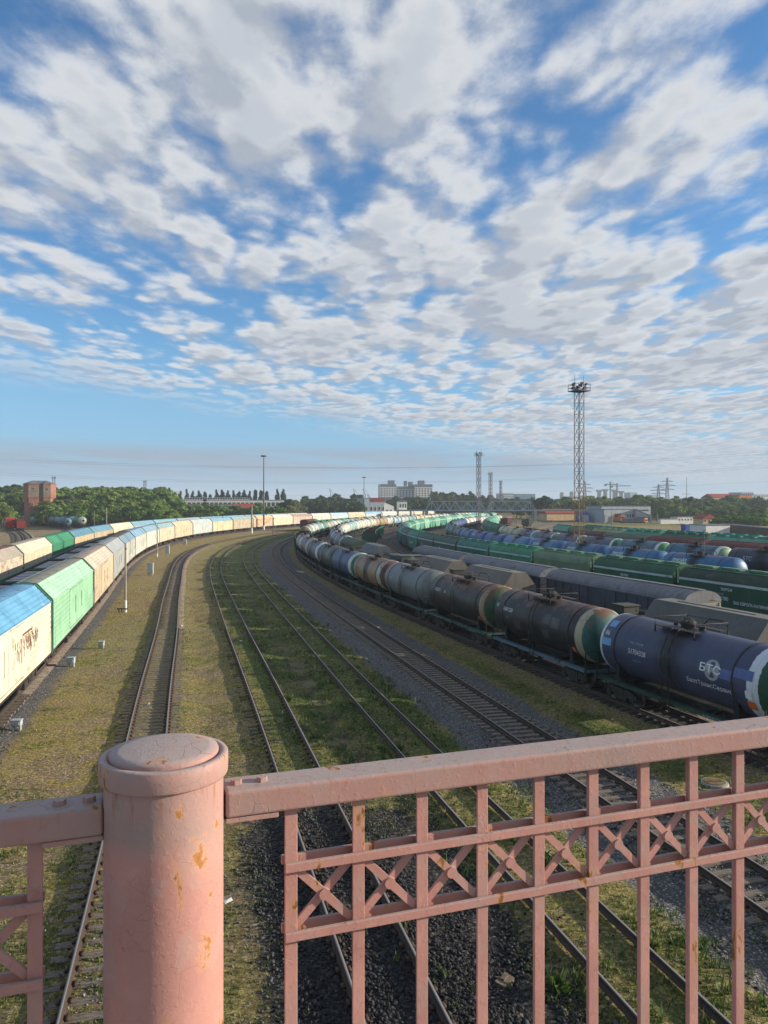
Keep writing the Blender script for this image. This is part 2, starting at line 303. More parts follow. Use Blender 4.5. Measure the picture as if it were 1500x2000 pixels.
def ground_fields(X,Y):
    bal=np.zeros_like(X); bed=np.zeros_like(X)
    for k,(hw,a) in BAL.items():
        xc=tx(k,Y); hd=np.gradient(tx(k,np.linspace(-60,560,63)),10.); cs=1/np.sqrt(1+np.interp(Y,np.linspace(-60,560,63),hd)**2)
        d=np.abs(X-xc)*cs; w=np.clip((hw+.7-d)/1.4,0,1); w=w*w*(3-2*w)*np.clip((540-Y)/60,0,1); bal=np.maximum(bal,a*w)
        b=np.clip((2.3-d)/1.1,0,1); bed=np.maximum(bed,b*b*(3-2*b)*{'E':1.05,'F':1.03,'D':1.10}.get(k,1.0))
    E_=X-tx('E',Y); coal=np.clip((29-Y)/6,0,1)*np.clip((3.9-np.abs(E_-.6))/1.6,0,1)
    # worn footpath between the two overgrown tracks; greener strip through them
    mid=(tx('E',Y)*.47+tx('F',Y)*.53); path=np.exp(-((X-mid)/.34)**2)*np.clip((130-Y)/40,0,1)
    mid2=(tx('D',Y)*.48+tx('E',Y)*.52); path=np.maximum(path,.55*np.exp(-((X-mid2)/.4)**2)*np.clip((110-Y)/40,0,1))
    t=(X-tx('D',Y)); grs=np.where(t<-2,.28,.36); 
    e=np.clip((X-tx('E',Y)+1.2)/1.2,0,1)*np.clip((tx('G',Y)-2.2-X)/1.4,0,1); grs=grs+.46*e*np.clip((Y-22)/12,.35,1)
    f=np.clip((X-tx('G',Y)-2.6)/1,0,1)*np.clip((tx('H',Y)-2.-X)/1,0,1); grs=np.maximum(grs,.70*f)
    far=np.clip((Y-150)/50,0,1); grs=np.where((X>tx('H',Y)),.12,grs+.1*far)
    kk=np.clip(1-np.abs(X-(tx('K',Y)-2.5))/2.2,0,1)*np.clip((Y-70)/20,0,1)*(Y<240); grs=np.maximum(grs,.9*kk)
    c2=np.clip((tx('C',Y)+2-X)/2,0,1); grs=grs*(1-c2)+.08*c2
    og=np.clip((np.hypot(X,Y)-330)/60,0,1); grs=grs*(1-og)+.75*og
    return bal,bed,coal,path,grs
def gbase(X,Y):
    w=np.clip((tx('G',Y)-2.2-X)/1.5,0,1)*np.clip((X-tx('C',Y)-1.)/1.5,0,1)*np.clip((330-Y)/40,0,1); return -.30+.17*w*w*(3-2*w)
def make_ground():
    X,Y=np.meshgrid(GX,GY); X=X.ravel();Y=Y.ravel(); bal,bed,coal,path,grs=ground_fields(X,Y)
    r=RNG.normal(0,.018,X.shape); near=(np.abs(X)<130)&(Y<340)
    bs=gbase(X,Y); Z=bs+(-.05-bs)*bed+np.where(near,r*(1-.7*bed),0)+.05*np.sin(X*.7+Y*.23)*np.sin(Y*.31)*(1-bed)*near-.06*path
    nx,ny=len(GX),len(GY); i=np.arange(ny-1)[:,None]*nx+np.arange(nx-1)[None,:]; i=i.ravel()
    me=npmesh('ground',np.stack([X,Y,Z],1),np.stack([i,i+1,i+nx+1,i+nx],1),GROUND,True)
    for n_,a in (('bal',bal),('coal',coal),('path',path),('grs',grs)): fattr(me,n_,a)
    o=place('ground',me); o['kind']='structure'
make_ground()
# ---------------------------------------------------------------- rails and sleepers
RP=[(-.075,0),(.075,0),(.075,.025),(.012,.05),(.012,.135),(.037,.145),(.037,.18),(-.037,.18),(-.037,.145),(-.012,.135),(-.012,.05),(-.075,.025)]
SLP=MB().box((0,0,-.075),(2.7,.25,.15)).mesh('sleeper',SLEEPM); SLPD=MB().box((0,0,-.075),(2.7,.25,.15)).mesh('sleeper',SLEEPD)
PLATE=MB()
for sx in(-.8,.8):
    for q in(-1,1): PLATE.box((sx+q*.12,0,.02),(.09,.16,.045))
CLIPM=simple_mat('rail_clip_iron',(.03,.016,.01),(.09,.045,.025),8.)
def rail_mesh(p,s0,s1,side):
    V=[];F=[]; d=s0;prev=None;n=len(RP);k=0
    while d<=s1:
        x,z=p.at(d);x2,z2=p.at(d+1);L=math.hypot(x2-x,z2-z); nx,nz=(z2-z)/L,-(x2-x)/L
        for a,b in RP: V.append((x+nx*(side+a),z+nz*(side+a),b))
        if k: 
            for j in range(n): F.append(((k-1)*n+j,(k-1)*n+(j+1)%n,k*n+(j+1)%n,k*n+j))
        k+=1; d+=1.5 if z<110 else 4.
    return npmesh('rail',V,F,RAILM)
TLAB={'A':'loaded track of the farthest row of pale covered wagons','B':'track under the open green wagons of grey slabs','C':'track under the white covered wagons beside the signal boxes','D':'empty track with pale sleepers beside the white covered wagons','E':'second empty track, overgrown, in coal dust below the railing','F':'third empty track, narrow rails sunk in green weeds','G':'empty track on clean grey ballast beside the tank wagons','H':'track carrying the blue tank wagon nearest the railing','I':'track carrying the grey slope-roofed hopper wagons','J':'track carrying the grey round-roofed boxcars','N':'empty curved track with weeds beside the green hoppers','K':'track carrying the long row of green hoppers','L':'track carrying the bright blue tank wagons','M':'track carrying the tank wagons with green ends','O':'track carrying the long red-brown boxcars','P':'track of pale green hoppers beyond the red-brown boxcars','Q':'farthest track before the grey depot halls','S1':'side yard track curving past the red locomotive','S2':'side yard track curving under the red boxcar','S3':'side yard track beside the old tank wagons','S4':'side yard track under the dark tank wagons by the trees'}
for k,p in PATH.items():
    side=k[0]=='S'
    s0=0.5 if side else p.sz(8 if k in 'CDEFG' else (20 if k in'ABH' else 30)); s1=p.s[-1]-2 if side else p.sz(500)
    t=thing('railway_track',TLAB[k],'railway track')
    for sd_ in(-.8,.8): place('rail',rail_mesh(p,s0,s1,sd_),t)
    nind={'C':60,'D':100,'G':100,'E':60,'F':30,'H':40}.get(k,0); d=s0+.3; q=0; me=SLPD if k in'EFH' else SLP; V=[];F=[]
    while d<min(s1,p.sz(190) if not side else s1):
        x,z=p.at(d);x2,z2=p.at(d+.5); rz=math.atan2(-(x2-x),z2-z)+random.gauss(0,.015); zz={'E':-.055,'F':-.085,'D':-.022}.get(k,0.)+random.gauss(0,.006)
        if q<nind: place('sleeper',me,t,(x+random.gauss(0,.02),z,zz),rz)
        else:
            c_,s_=math.cos(rz),math.sin(rz); o_=len(V)
            for zz_ in(-.12,zz):
                for ax,ay in((-1.35,-.125),(1.35,-.125),(1.35,.125),(-1.35,.125)): V.append((x+c_*ax-s_*ay,z+s_*ax+c_*ay,zz_))
            F+=[(o_+4,o_+5,o_+6,o_+7),(o_,o_+1,o_+5,o_+4),(o_+1,o_+2,o_+6,o_+5),(o_+2,o_+3,o_+7,o_+6),(o_+3,o_,o_+4,o_+7)]
        d+=.56 if not side else .65; q+=1
    if F: o=place('sleepers',npmesh('sleepers',V,F,SLEEPD if k in'EFH' else SLEEPM),t); o['kind']='stuff'
    if k in 'DEG':
        V=[];F=[];d=s0+.3
        cl=PLATE.mesh('rail_clips',CLIPM); bv=np.array([v.co for v in cl.vertices]); bf=np.array([list(pp.vertices) for pp in cl.polygons])
        for q in range(100):
            x,z=p.at(d);x2,z2=p.at(d+.5); rz=math.atan2(-(x2-x),z2-z); c_,s_=math.cos(rz),math.sin(rz)
            V.append(np.stack([x+c_*bv[:,0]-s_*bv[:,1],z+s_*bv[:,0]+c_*bv[:,1],bv[:,2]],1)); F.append(bf+q*len(bv)); d+=.56
        o=place('rail_clips',npmesh('rail_clips',np.concatenate(V),np.concatenate(F),CLIPM),t); o['kind']='stuff'
# ---------------------------------------------------------------- paint for the rolling stock (colours come from each object's own properties)
def paint_mat(name='wagon_paint',wear=True):
    m,g=newmat(name); o=g.objc(); r=g.rnd(); x,y,z=g.xyz(o); v=g.v('ADD',o,g.comb(g.m('MULTIPLY',r,37.),g.m('MULTIPLY',r,91.),0.))
    col=g.attr('col'); rust=g.attr('rust',True); wr=g.attr('wear',True); wc=g.attr('wearc')
    n=g.noise(v,.55,6,.62); n2=g.noise(g.v('MULTIPLY',v,(3.,3.,.35)),1.6,4,.6); n3=g.noise(v,7.,4,.6)
    c=g.mix(g.mr(n,.3,.75),g.v('SCALE',col,sc=.80),g.v('SCALE',col,sc=1.1))
    c=g.mix(g.m('MULTIPLY',g.mr(n2,.48,.76),.5),c,g.v('MULTIPLY',c,(.52,.47,.40)))
    nb=g.noise(g.v('MULTIPLY',v,(1.,.55,1.)),.9,5,.66)
    c=g.mix(g.m('MULTIPLY',g.mr(g.m('MULTIPLY_ADD',wr,.30,nb),.66,.72),.9),c,g.mix(n3,g.v('SCALE',wc,sc=.8),g.v('SCALE',wc,sc=1.2)))
    ru=g.mr(g.m('MULTIPLY_ADD',rust,.42,g.noise(v,1.7,6,.68)),.74,.86)
    c=g.mix(g.m('MULTIPLY',ru,.85),c,g.mix(n3,(.055,.024,.012),(.20,.085,.038)))
    g.out(c,.62,g.bump(g.m('ADD',n3,n),.12,.01),spec=.3); return m
PAINT=paint_mat()
def tank_mat():
    m,g=newmat('tank_paint'); o=g.objc(); r=g.rnd(); x,y,z=g.xyz(o); off=g.comb(g.m('MULTIPLY',r,37.),g.m('MULTIPLY',r,91.),0.); v=g.v('ADD',o,off)
    A=g.attr; ay=g.m('ABSOLUTE',y)
    n=g.noise(v,.6,5,.6); n3=g.noise(v,6.,5,.65); col=A('col')
    c=g.mix(g.mr(n,.3,.72),g.v('SCALE',col,sc=.84),g.v('SCALE',col,sc=1.1))
    # repainted panels
    ang=g.m('ARCTANGENT',g.m('DIVIDE',z,g.m('MAXIMUM',g.m('ABSOLUTE',x),.05)))
    pv=g.n('ShaderNodeTexVoronoi',{'distance':'CHEBYCHEV','voronoi_dimensions':'2D'},Vector=g.v('ADD',g.comb(g.m('MULTIPLY',y,.85),g.m('MULTIPLY',ang,1.7),0.),off),Scale=1.,Randomness=.8)
    pr=g.n('ShaderNodeSeparateColor',Color=pv.outputs[1]); pm=g.m('MULTIPLY',g.m('GREATER_THAN',pr.outputs[0],.62),g.m('LESS_THAN',pv.outputs[0],.34))
    c=g.mix(g.m('MULTIPLY',g.m('MULTIPLY',pm,A('patch',True)),.75),c,g.mix(pr.outputs[1],A('pc0'),A('pc1')))
    # painted rings at both ends, coloured heads
    ew=g.m('MULTIPLY_ADD',g.m('SUBTRACT',n3,.5),.12,ay)
    isn=g.m('LESS_THAN',y,0.); rg=g.mix(isn,g.comb(A('rfar',True),0.,0.),g.comb(A('rnear',True),0.,0.)); rw=g.xyz(rg)[0]
    rm=g.mr(ew,g.m('SUBTRACT',5.0,rw),g.m('SUBTRACT',5.03,rw),0,1,False)
    rm=g.m('MULTIPLY',rm,g.m('GREATER_THAN',rw,.01)); c=g.mix(rm,c,A('ring'))
    em=g.m('MULTIPLY',g.m('GREATER_THAN',ew,5.16),A('endf',True)); ec=g.mix(g.mr(g.noise(v,1.1,4,.6),.45,.6),A('endc'),g.v('MULTIPLY',A('endc'),(.55,.75,.8)))
    c=g.mix(em,c,ec)
    # spill under the loading hatch, streaks
    dv=g.comb(g.m('MULTIPLY',y,6.5),g.m('MULTIPLY',z,.5),g.m('MULTIPLY',r,50.)); dn=g.noise(dv,1.2,5,.6)
    sm_=g.m('MULTIPLY',g.mr(ay,1.25,.15),g.mr(g.m('MULTIPLY_ADD',g.mr(z,-1.4,1.4,0.,.25),1.,dn),.42,.66))
    c=g.mix(g.m('MULTIPLY',sm_,A('stain',True)),c,(.016,.015,.015))
    st=g.noise(g.comb(g.m('MULTIPLY',y,3.),g.m('MULTIPLY',z,.35),g.m('MULTIPLY',r,80.)),1.5,4,.6)
    c=g.mix(g.m('MULTIPLY',g.mr(st,.5,.78),A('grime',True)),c,g.v('MULTIPLY',c,(.42,.38,.34)))
    ru=g.m('MULTIPLY',g.mr(g.m('ADD',g.m('MULTIPLY',z,.22),g.m('MULTIPLY_ADD',A('rust',True),.45,g.noise(v,1.4,6,.66))),.84,1.02),g.m('GREATER_THAN',A('rust',True),.02))
    c=g.mix(g.m('MULTIPLY',ru,.9),c,g.mix(n3,(.05,.024,.015),(.24,.10,.045)))
    wl=g.m('MULTIPLY',g.m('ADD',g.m('ADD',g.mr(g.m('ABSOLUTE',g.m('SUBTRACT',ay,1.72)),.035,.012),g.mr(g.m('ABSOLUTE',g.m('SUBTRACT',ay,3.38)),.035,.012)),g.mr(g.m('ABSOLUTE',g.m('SUBTRACT',ay,4.98)),.035,.012)),.5)
    dt=g.noise(v,2.6,5,.7); c=g.mix(g.m('MULTIPLY',g.mr(dt,.52,.72),g.m('MULTIPLY',A('grime',True),.7)),c,g.v('MULTIPLY',c,(.45,.42,.40))); c=g.mix(g.m('MULTIPLY',wl,.5),c,g.v('SCALE',c,sc=.5))
    g.out(c,g.mr(n,.2,.8,.36,.6),g.bump(g.m('ADD',g.m('ADD',wl,g.m('MULTIPLY',n3,.25)),g.m('MULTIPLY',n,.8)),.25,.02),spec=.35); return m
TANKM=tank_mat()
DARK=simple_mat('greasy_black_iron',(.012,.011,.011),(.05,.042,.036),3.,.7,.3)
WHEELM=simple_mat('wheel_steel',(.03,.022,.018),(.11,.085,.068),4.,.55,.2,metal=.3)
PALE=simple_mat('bare_galvanised',(.22,.22,.22),(.42,.42,.41),4.,.5)
def flat_mat(name,c,rough=.6):
    return simple_mat(name,tuple(v*.8 for v in c),tuple(min(1,v*1.12) for v in c),5.,rough,.1)
WHITE=flat_mat('white_lettering',(.72,.73,.72)); LPALE=flat_mat('faded_lettering',(.38,.40,.42)); SKYB=flat_mat('light_blue_patch',(.16,.34,.58)); ORNG=flat_mat('orange_plate',(.65,.14,.02)); TEALP=flat_mat('faded_teal_mark',(.30,.46,.42)); BROWNP=flat_mat('brown_scrawl',(.16,.085,.06))
# ---------------------------------------------------------------- lettering bent round a tank or laid on a wall
_fc=bpy.data.curves.new('lettering_source','FONT'); _fo=bpy.data.objects.new('lettering_source',_fc)
def text_geo(body,size,sx=1.,bold=0.0):
    _fc.body=body; _fc.size=size; _fc.offset=bold; _fc.resolution_u=2; COL.objects.link(_fo)
    bpy.context.view_layer.update(); dg=bpy.context.evaluated_depsgraph_get(); me=bpy.data.meshes.new_from_object(_fo.evaluated_get(dg)); COL.objects.unlink(_fo)
    bm=bmesh.new(); bm.from_mesh(me); bpy.data.meshes.remove(me)
    bmesh.ops.triangulate(bm,faces=bm.faces)
    ys=[v.co.y for v in bm.verts] or [0]
    t=min(ys)+.07
    while t<max(ys): bmesh.ops.bisect_plane(bm,geom=bm.verts[:]+bm.edges[:]+bm.faces[:],plane_co=(0,t,0),plane_no=(0,1,0)); t+=.07
    bm.verts.index_update(); r=([(v.co.x*sx,v.co.y) for v in bm.verts],[[v.index for v in f.verts] for f in bm.faces]); bm.free(); return r
def on_tank(geo,y0,z0,cz=2.8,r=1.5,lift=.012,side=-1):
    P,F=geo; a0=math.asin(max(-1,min(1,(z0-cz)/r))); b=MB(); V=[]
    for u,v in P:
        a=a0+v/r; V.append((side*(r+lift)*math.cos(a),y0+side*u,cz+(r+lift)*math.sin(a)))
    return b.add(V,F)
def on_wall(geo,y0,z0,x,side=-1,lean=0.):
    P,F=geo; return MB().add([(x+lean*v,y0+side*u,z0+v) for u,v in P],F)
def rect(w,h,n=6): 
    P=[(w*i/1,h*j/n) for j in range(n+1) for i in (0,1)]; return P,[(2*j,2*j+1,2*j+3,2*j+2) for j in range(n)]
def disc(r,n=24,y0=0): return [(r*math.cos(2*PI*k/n),r*math.sin(2*PI*k/n)+y0) for k in range(n)]+[(0,y0)],[(k,(k+1)%n,n) for k in range(n)]
# ---------------------------------------------------------------- shared wagon parts
def bogie_mb(wheels):
    b=MB()
    for s in(-1,1):
        b.prism([(-1.25,.42),(-1.25,.62),(-.75,.78),(.75,.78),(1.25,.62),(1.25,.42),(.95,.36),(.6,.44),(.35,.22),(-.35,.22),(-.6,.44),(-.95,.36)],s*1.05-.07,s*1.05+.07,axis='x')
        for q in(-1,1): b.box((s*1.05,q*.93,.45),(.22,.3,.34)); b.cyl((s*1.05,q*.18,.26),(s*1.05,q*.18,.6),.09,seg=8)
    b.box((0,0,.62),(2.3,.45,.28)); b.box((0,0,.82),(.7,.7,.14))
    for q in(-.93,.93): b.cyl((-1.,q,.475),(1.,q,.475),.08,seg=8)
    if wheels:
        for q in(-.93,.93):
            for s in(-.8,.8): b.cyl((s-.07,q,.475),(s+.07,q,.475),.475,seg=16)
    return b
ME={}
ME['bogie']=bogie_mb(False).mesh('bogie',DARK); ME['bogie_far']=bogie_mb(True).mesh('bogie',DARK)
ME['wheel']=MB().lathe([(.08,-.09),(.2,-.08),(.38,-.03),(.40,-.065),(.475,-.065),(.475,.05),(.50,.055),(.50,.08),(.40,.08),(.38,.0),(.2,.06),(.08,.07)],24,'x').mesh('wheel',WHEELM)
def bogies(t,ys,near,sk=1.):
    for y in ys:
        b=place('bogie',ME['bogie' if near else 'bogie_far'],t,(0,y,0))
        if near:
            for q in(-.93,.93):
                for s in(-.8,.8): place('wheel',ME['wheel'],b,(s,q,.475),PI if s>0 else 0)
# ---- tank wagon
prof=[(0,-5.62),(.45,-5.59),(.85,-5.5),(1.18,-5.36),(1.38,-5.2),(1.47,-5.1),(1.5,-5.0)]
prof=prof+[(1.5,y) for y in(-3.4,-1.7,0,1.7,3.4)]+[(r,-y) for r,y in prof[::-1]]
ME['tank']=MB().lathe(prof,48,'y').mesh('tank',TANKM); ME['tank_far']=MB().lathe(prof[1:-1:1],20,'y').mesh('tank',TANKM)
def tank_frame(far=False):
    b=MB(); b.box((0,0,.98),(.55,11.4,.34))
    for s in(-1,1):
        b.box((0,s*5.55,1.0),(2.9,.22,.36)); b.box((0,s*5.05,1.1),(2.86,.85,.05))
        b.box((0,s*3.9,1.22),(2.5,.5,.22)); b.prism([(-1.25,1.3),(1.25,1.3),(1.3,2.1),(1.0,1.75),(0,1.42),(-1.0,1.75),(-1.3,2.1)],s*3.9-.14,s*3.9+.14)
        b.box((0,s*5.9,.9),(.32,.6,.3)); b.box((0,s*2.,1.05),(2.7,.16,.18))
        if not far:
            for q in(-1,1): b.bar((q*1.38,s*5.5,1.1),(q*1.38,s*5.5,2.1),.05); b.bar((q*1.38,s*4.7,1.1),(q*1.38,s*4.7,.45),.05)
            b.tube([(-1.38,s*5.5,2.1),(-.6,s*5.58,2.1),(-.6,s*5.58,1.1)],.025)
    b.cyl((.5,-1.2,.8),(.5,.2,.8),.2,seg=12); b.cyl((-.6,.6,.75),(-.6,1.5,.75),.14,seg=10)
    return b
ME['tframe']=tank_frame().mesh('underframe',PAINT); ME['tframe_far']=tank_frame(True).mesh('underframe',PAINT)
b=MB()
for s in(-1,1): b.box((s*1.38,0,1.06),(.10,11.0,.15)); b.box((s*1.30,0,1.14),(.22,11.0,.03)); b.box((0,s*5.68,1.10),(2.86,.08,.14))
ME['sills']=b.mesh('side_sills',PAINT)
ME['strap']=MB().lathe([(1.512,-.05),(1.525,-.05),(1.525,.05),(1.512,.05)],48,'y').mesh('strap',DARK)
def hatch_mb():
    b=MB(); b.cyl((0,.35,1.44),(0,.35,1.72),.33,seg=16); b.cyl((0,.35,1.72),(0,.35,1.80),.38,.3,16); b.cyl((0,-.55,1.45),(0,-.55,1.68),.16,seg=10); b.cyl((0,1.15,1.45),(0,1.15,1.62),.12,seg=10)
    b.tube([(-.3,.35,1.8),(0,.35,1.93),(.3,.35,1.8)],.025); b.box((0,.35,1.9),(.08,.5,.05)); return b
def walk_mb():
    b=MB()
    for s in(-1,1): b.box((s*.72,.2,1.50),(.42,2.6,.035)); b.bar((s*.92,-1.1,1.1),(s*.92,-1.1,1.5),.05); b.bar((s*.92,1.5,1.1),(s*.92,1.5,1.5),.05)
    for y in(-1.1,1.5):
        b.tube([(-.93,y,1.5),(-.93,y,1.86),(.93,y,1.86),(.93,y,1.5)],.022)
    for s in(-1,1): b.tube([(s*.93,-1.1,1.7),(s*.8,-.9,1.95),(s*.55,-.4,1.98),(s*.5,.0,1.6)],.022); b.tube([(s*.93,-1.1,1.86),(s*.93,1.5,1.86)],.02)
    return b
def ladder_mb(s=-1):
    b=MB(); 
    for dy in(-.22,.22):
        b.tube([(s*.95,dy,4.36),(s*1.3,dy,3.95),(s*1.60,dy,3.3),(s*1.66,dy,2.7),(s*1.60,dy,1.9),(s*1.55,dy,1.1),(s*1.55,dy,.5)],.028)
    for k in range(9):
        z=.65+k*.4; x=np.interp(z,[.5,1.1,1.9,2.7,3.3,3.95,4.36],[1.55,1.55,1.6,1.66,1.6,1.3,.95]); b.bar((s*x,-.22,z),(s*x,.22,z),.03)
    return b
ME['hatch']=hatch_mb().mesh('hatch',DARK); ME['walkway']=walk_mb().mesh('walkway',DARK); ME['ladder']=ladder_mb(-1).mesh('ladder',DARK)
hf=hatch_mb(); 
for s in(-1,1): hf.box((s*.72,.2,1.50),(.42,2.6,.05)); hf.box((s*.93,.2,1.8),(.05,2.6,.06))
ME['hatch_far']=hf.mesh('hatch_platform',DARK)
def L(h): return lin(h)
def c3(h): return list(L(h))
def tank_wagon(t,near,d):
    g=lambda k,v: d.get(k,v)
    pr=dict(col=c3(d['col']),ring=c3(g('ring','#d8d8d0')),endc=c3(g('endc','#888888')),rnear=float(g('rn',0)),rfar=float(g('rf',0)),endf=float(g('ef',0)),rust=float(g('rust',.15)),stain=float(g('stain',.8)),patch=float(g('patch',0)),grime=float(g('grime',.5)),pc0=c3(g('pc0','#6a6a68')),pc1=c3(g('pc1','#1c1c20')))
    place('tank',ME['tank' if near else 'tank_far'],t,(0,0,2.8),**pr)
    fp=dict(col=c3(g('frame','#3d4a48')),rust=.35,wear=.25,wearc=c3('#1b1714'))
    place('underframe',ME['tframe' if near else 'tframe_far'],t,col=c3('#1e2423'),rust=.35,wear=.25,wearc=c3('#3a3a36')); place('side_sills',ME['sills'],t,**fp); bogies(t,(-3.9,3.9),near)
    if near:
        place('hatch',ME['hatch'],t,(0,0,2.8)); place('walkway',ME['walkway'],t,(0,0,2.8)); place('ladder',ME['ladder'],t)
        for y in(-3.9,3.9): place('strap',ME['strap'],t,(0,y,2.8))
    else: place('hatch_platform',ME['hatch_far'],t,(0,0,2.8))
# ---- slope-roofed covered wagon (planked)
def grooved(p0,p1,n,gd=.035,gw=.03):
    (x0,z0),(x1,z1)=p0,p1; dx,dz=x1-x0,z1-z0; Ln=math.hypot(dx,dz); nx,nz=dz/Ln,-dx/Ln; o=[p0]
    for k in range(1,n):
        t=k/n; h=gw/Ln
        for q,dd in((-h,0),(-h*.6,gd),(h*.6,gd),(h,0)): o.append((x0+dx*(t+q)-nx*gd*(dd>0),z0+dz*(t+q)-nz*gd*(dd>0)))
    return o+[p1]
HB=10.6
def hexside(s): 
    b=MB(); pr=grooved((1.52,1.12),(1.52,4.17),10); pr=[(s*x,z) for x,z in pr]; b.prism(pr,-HB,HB,closed=False)
    for y in(-3.2,3.2): b.box((s*1.56,0,4.0 if y>0 else 1.3),(.06,6.6,.06))
    for y in(-1.7,1.7): b.box((s*1.532,y,2.65),(.03,3.3,2.5)); b.bar((s*1.58,y+.9,2.1),(s*1.58,y+.9,3.3),.05)
    for y in(-9.9,9.9): b.tube([(s*1.56,y,1.3),(s*1.62,y,1.35),(s*1.62,y,2.4),(s*1.56,y,2.45)],.02)
    return b
def hexslope(s):
    b=MB(); b.prism([(s*x,z) for x,z in grooved((1.54,4.15),(.63,5.13),5,.035,.03)],-HB,HB,closed=False)
    for y in np.arange(-HB+4.,HB-1,4.): b.bar((s*1.54,y,4.18),(s*.65,y,5.13),.02,.006)
    b.bar((s*.63,-HB,5.13),(s*.63,HB,5.13),.05); b.bar((s*1.545,-HB,4.15),(s*1.545,HB,4.15),.05); return b
ME['side_wall']=hexside(1); w2=hexside(-1); ME['side_wall'].add(w2.v,w2.f); ME['side_wall']=ME['side_wall'].mesh('side_wall',PAINT)
b=hexslope(1); w2=hexslope(-1); b.add(w2.v,w2.f); ME['roof_slope']=b.mesh('roof_slope',PAINT)
b=MB().prism([(.65,5.12),(.5,5.18),(0,5.22),(-.5,5.18),(-.65,5.12)],-HB,HB,closed=False,sm=True)
for y in np.arange(-HB,HB+.1,3.): b.box((0,y,5.21),(1.0,.05,.02))
b.box((0,0,4.5),(1.,2*HB-.3,.6)); ME['roof']=b.mesh('roof',PAINT)
b=MB().prism([(-1.47,1.1),(1.47,1.1),(1.47,4.15),(.61,5.1),(0,5.18),(-.61,5.1),(-1.47,4.15)],-.04,.04)
fr=[(-1.5,1.1),(-1.5,4.16),(-.63,5.13),(0,5.21),(.63,5.13),(1.5,4.16),(1.5,1.1)]
for a,q in zip(fr[:-1],fr[1:]): b.bar((a[0],-.02,a[1]),(q[0],-.02,q[1]),.16,.14,up=(0,1,0))
for x in(-.8,0,.8): b.box((x,-.06,2.9),(.1,.06,3.4))
for k in range(8): b.box((1.15,-.12,1.3+k*.36),(.36,.03,.03))
ME['end_wall']=b.mesh('end_wall',PAINT)
b=MB(); b.box((0,0,.86),(.6,21.2,.36))
for s in(-1,1):
    b.box((0,s*10.5,.95),(2.9,.2,.3)); b.box((0,s*10.8,.85),(.3,.5,.28)); b.box((0,s*3,.8),(2.6,.3,.3)); b.box((s*1.44,0,1.04),(.12,21.1,.14)); b.bar((s*1.42,-3.4,.98),(s*1.42,-2.,.6),.1); b.bar((s*1.42,3.4,.98),(s*1.42,2.,.6),.1); b.bar((s*1.42,-2,.6),(s*1.42,2,.6),.1)
b.cyl((.6,-1,.65),(.6,.6,.65),.2,seg=10)
b.box((1.35,4.,.72),(.3,.8,.4)); b.box((1.38,-4.,.70),(.2,.5,.45)); ME['hexframe']=b.mesh('underframe',DARK)
def covered_wagon(t,near,d):
    g=lambda k,v: d.get(k,v); wc=c3(g('wearc','#9a8466')); ru=float(g('rust',.15)); we=float(g('wear',.2))
    place('side_wall',ME['side_wall'],t,col=c3(d['col']),rust=ru,wear=we,wearc=wc)
    place('roof_slope',ME['roof_slope'],t,col=c3(g('slope',d['col'])),rust=float(g('srust',ru)),wear=we*.5,wearc=c3(g('swear','#b0a890')))
    place('roof',ME['roof'],t,col=c3(g('roof','#8c8a80')),rust=float(g('rrust',.3)),wear=.2,wearc=c3('#6a675e'))
    for s in(-1,1): place('end_wall',ME['end_wall'],t,(0,s*10.56,0),PI if s>0 else 0,col=c3(g('end','#56675c')),rust=.3,wear=.3,wearc=c3('#2a2a28'))
    place('underframe',ME['hexframe'],t); bogies(t,(-7.4,7.4),near)
# ---- grain hopper
def hopper_prof(n=9):
    a=[(1.52,3.25)]+[(1.52*math.cos(t)**.8 if t<PI/2 else 0,3.25+1.12*math.sin(t)) for t in np.linspace(.12,PI/2,n)]
    return a+[(-x,z) for x,z in a[::-1][1:]]
HP=hopper_prof(); HL=6.35
def hop_body(ribs):
    b=MB(); b.prism([(-HL,3.25),(HL,3.25),(HL,2.75),(4.5,1.05),(-4.5,1.05),(-HL,2.75)],-1.5,1.5,axis='x')
    for s in(-1,1):
        b.box((s*1.515,0,1.12),(.06,9.2,.14)); 
        if ribs:
            for y in np.arange(-5.,5.1,.72): b.box((s*1.53,y,2.2),(.08,.12,2.0 if abs(y)<4.3 else 1.0))
        else:
            for y in(-3.1,0,3.1): b.box((s*1.505,y,2.2),(.03,.05,2.1))
        for y in(-HL,HL): b.bar((s*1.48,y*.985,2.8),(s*1.48,y*.98,1.0),.09); b.bar((s*.5,y*.985,2.9),(s*.5,y*.98,1.0),.07)
    for y in(-2.6,0,2.6): b.prism([(-1.3,1.05),(1.3,1.05),(.5,.45),(-.5,.45)],y-.9,y+.9)
    return b
ME['hopper_body']=hop_body(False).mesh('hopper_body',PAINT); ME['hopper_ribbed']=hop_body(True).mesh('hopper_body',PAINT)
b=MB().prism(HP,-HL,HL,sm=False)
for y in np.arange(-5.2,5.3,1.3): b.prism([(x*1.006,z+.012) for x,z in HP],y-.03,y+.03,closed=False)
ME['hopper_roof']=b.mesh('roof',PAINT)
b=MB()
for s in(-1,1): b.box((s*1.53,0,3.30),(.035,12.5,.20))
ME['stripe']=b.mesh('eaves_stripe',PAINT)
def hatch_row():
    b=MB()
    for y in(-4.6,-1.55,1.55,4.6):
        b.box((0,y,4.43),(.75,2.5,.14)); b.box((-.42,y-.8,4.42),(.2,.14,.2)); b.box((-.42,y+.8,4.42),(.2,.14,.2)); b.tube([(-.45,y-.9,4.52),(-.45,y+.9,4.52)],.025)
    for s in(-1,1): b.box((s*.75,0,4.28),(.3,12.,.03))
    return b
ME['hatches']=hatch_row().mesh('roof_hatches',PAINT)
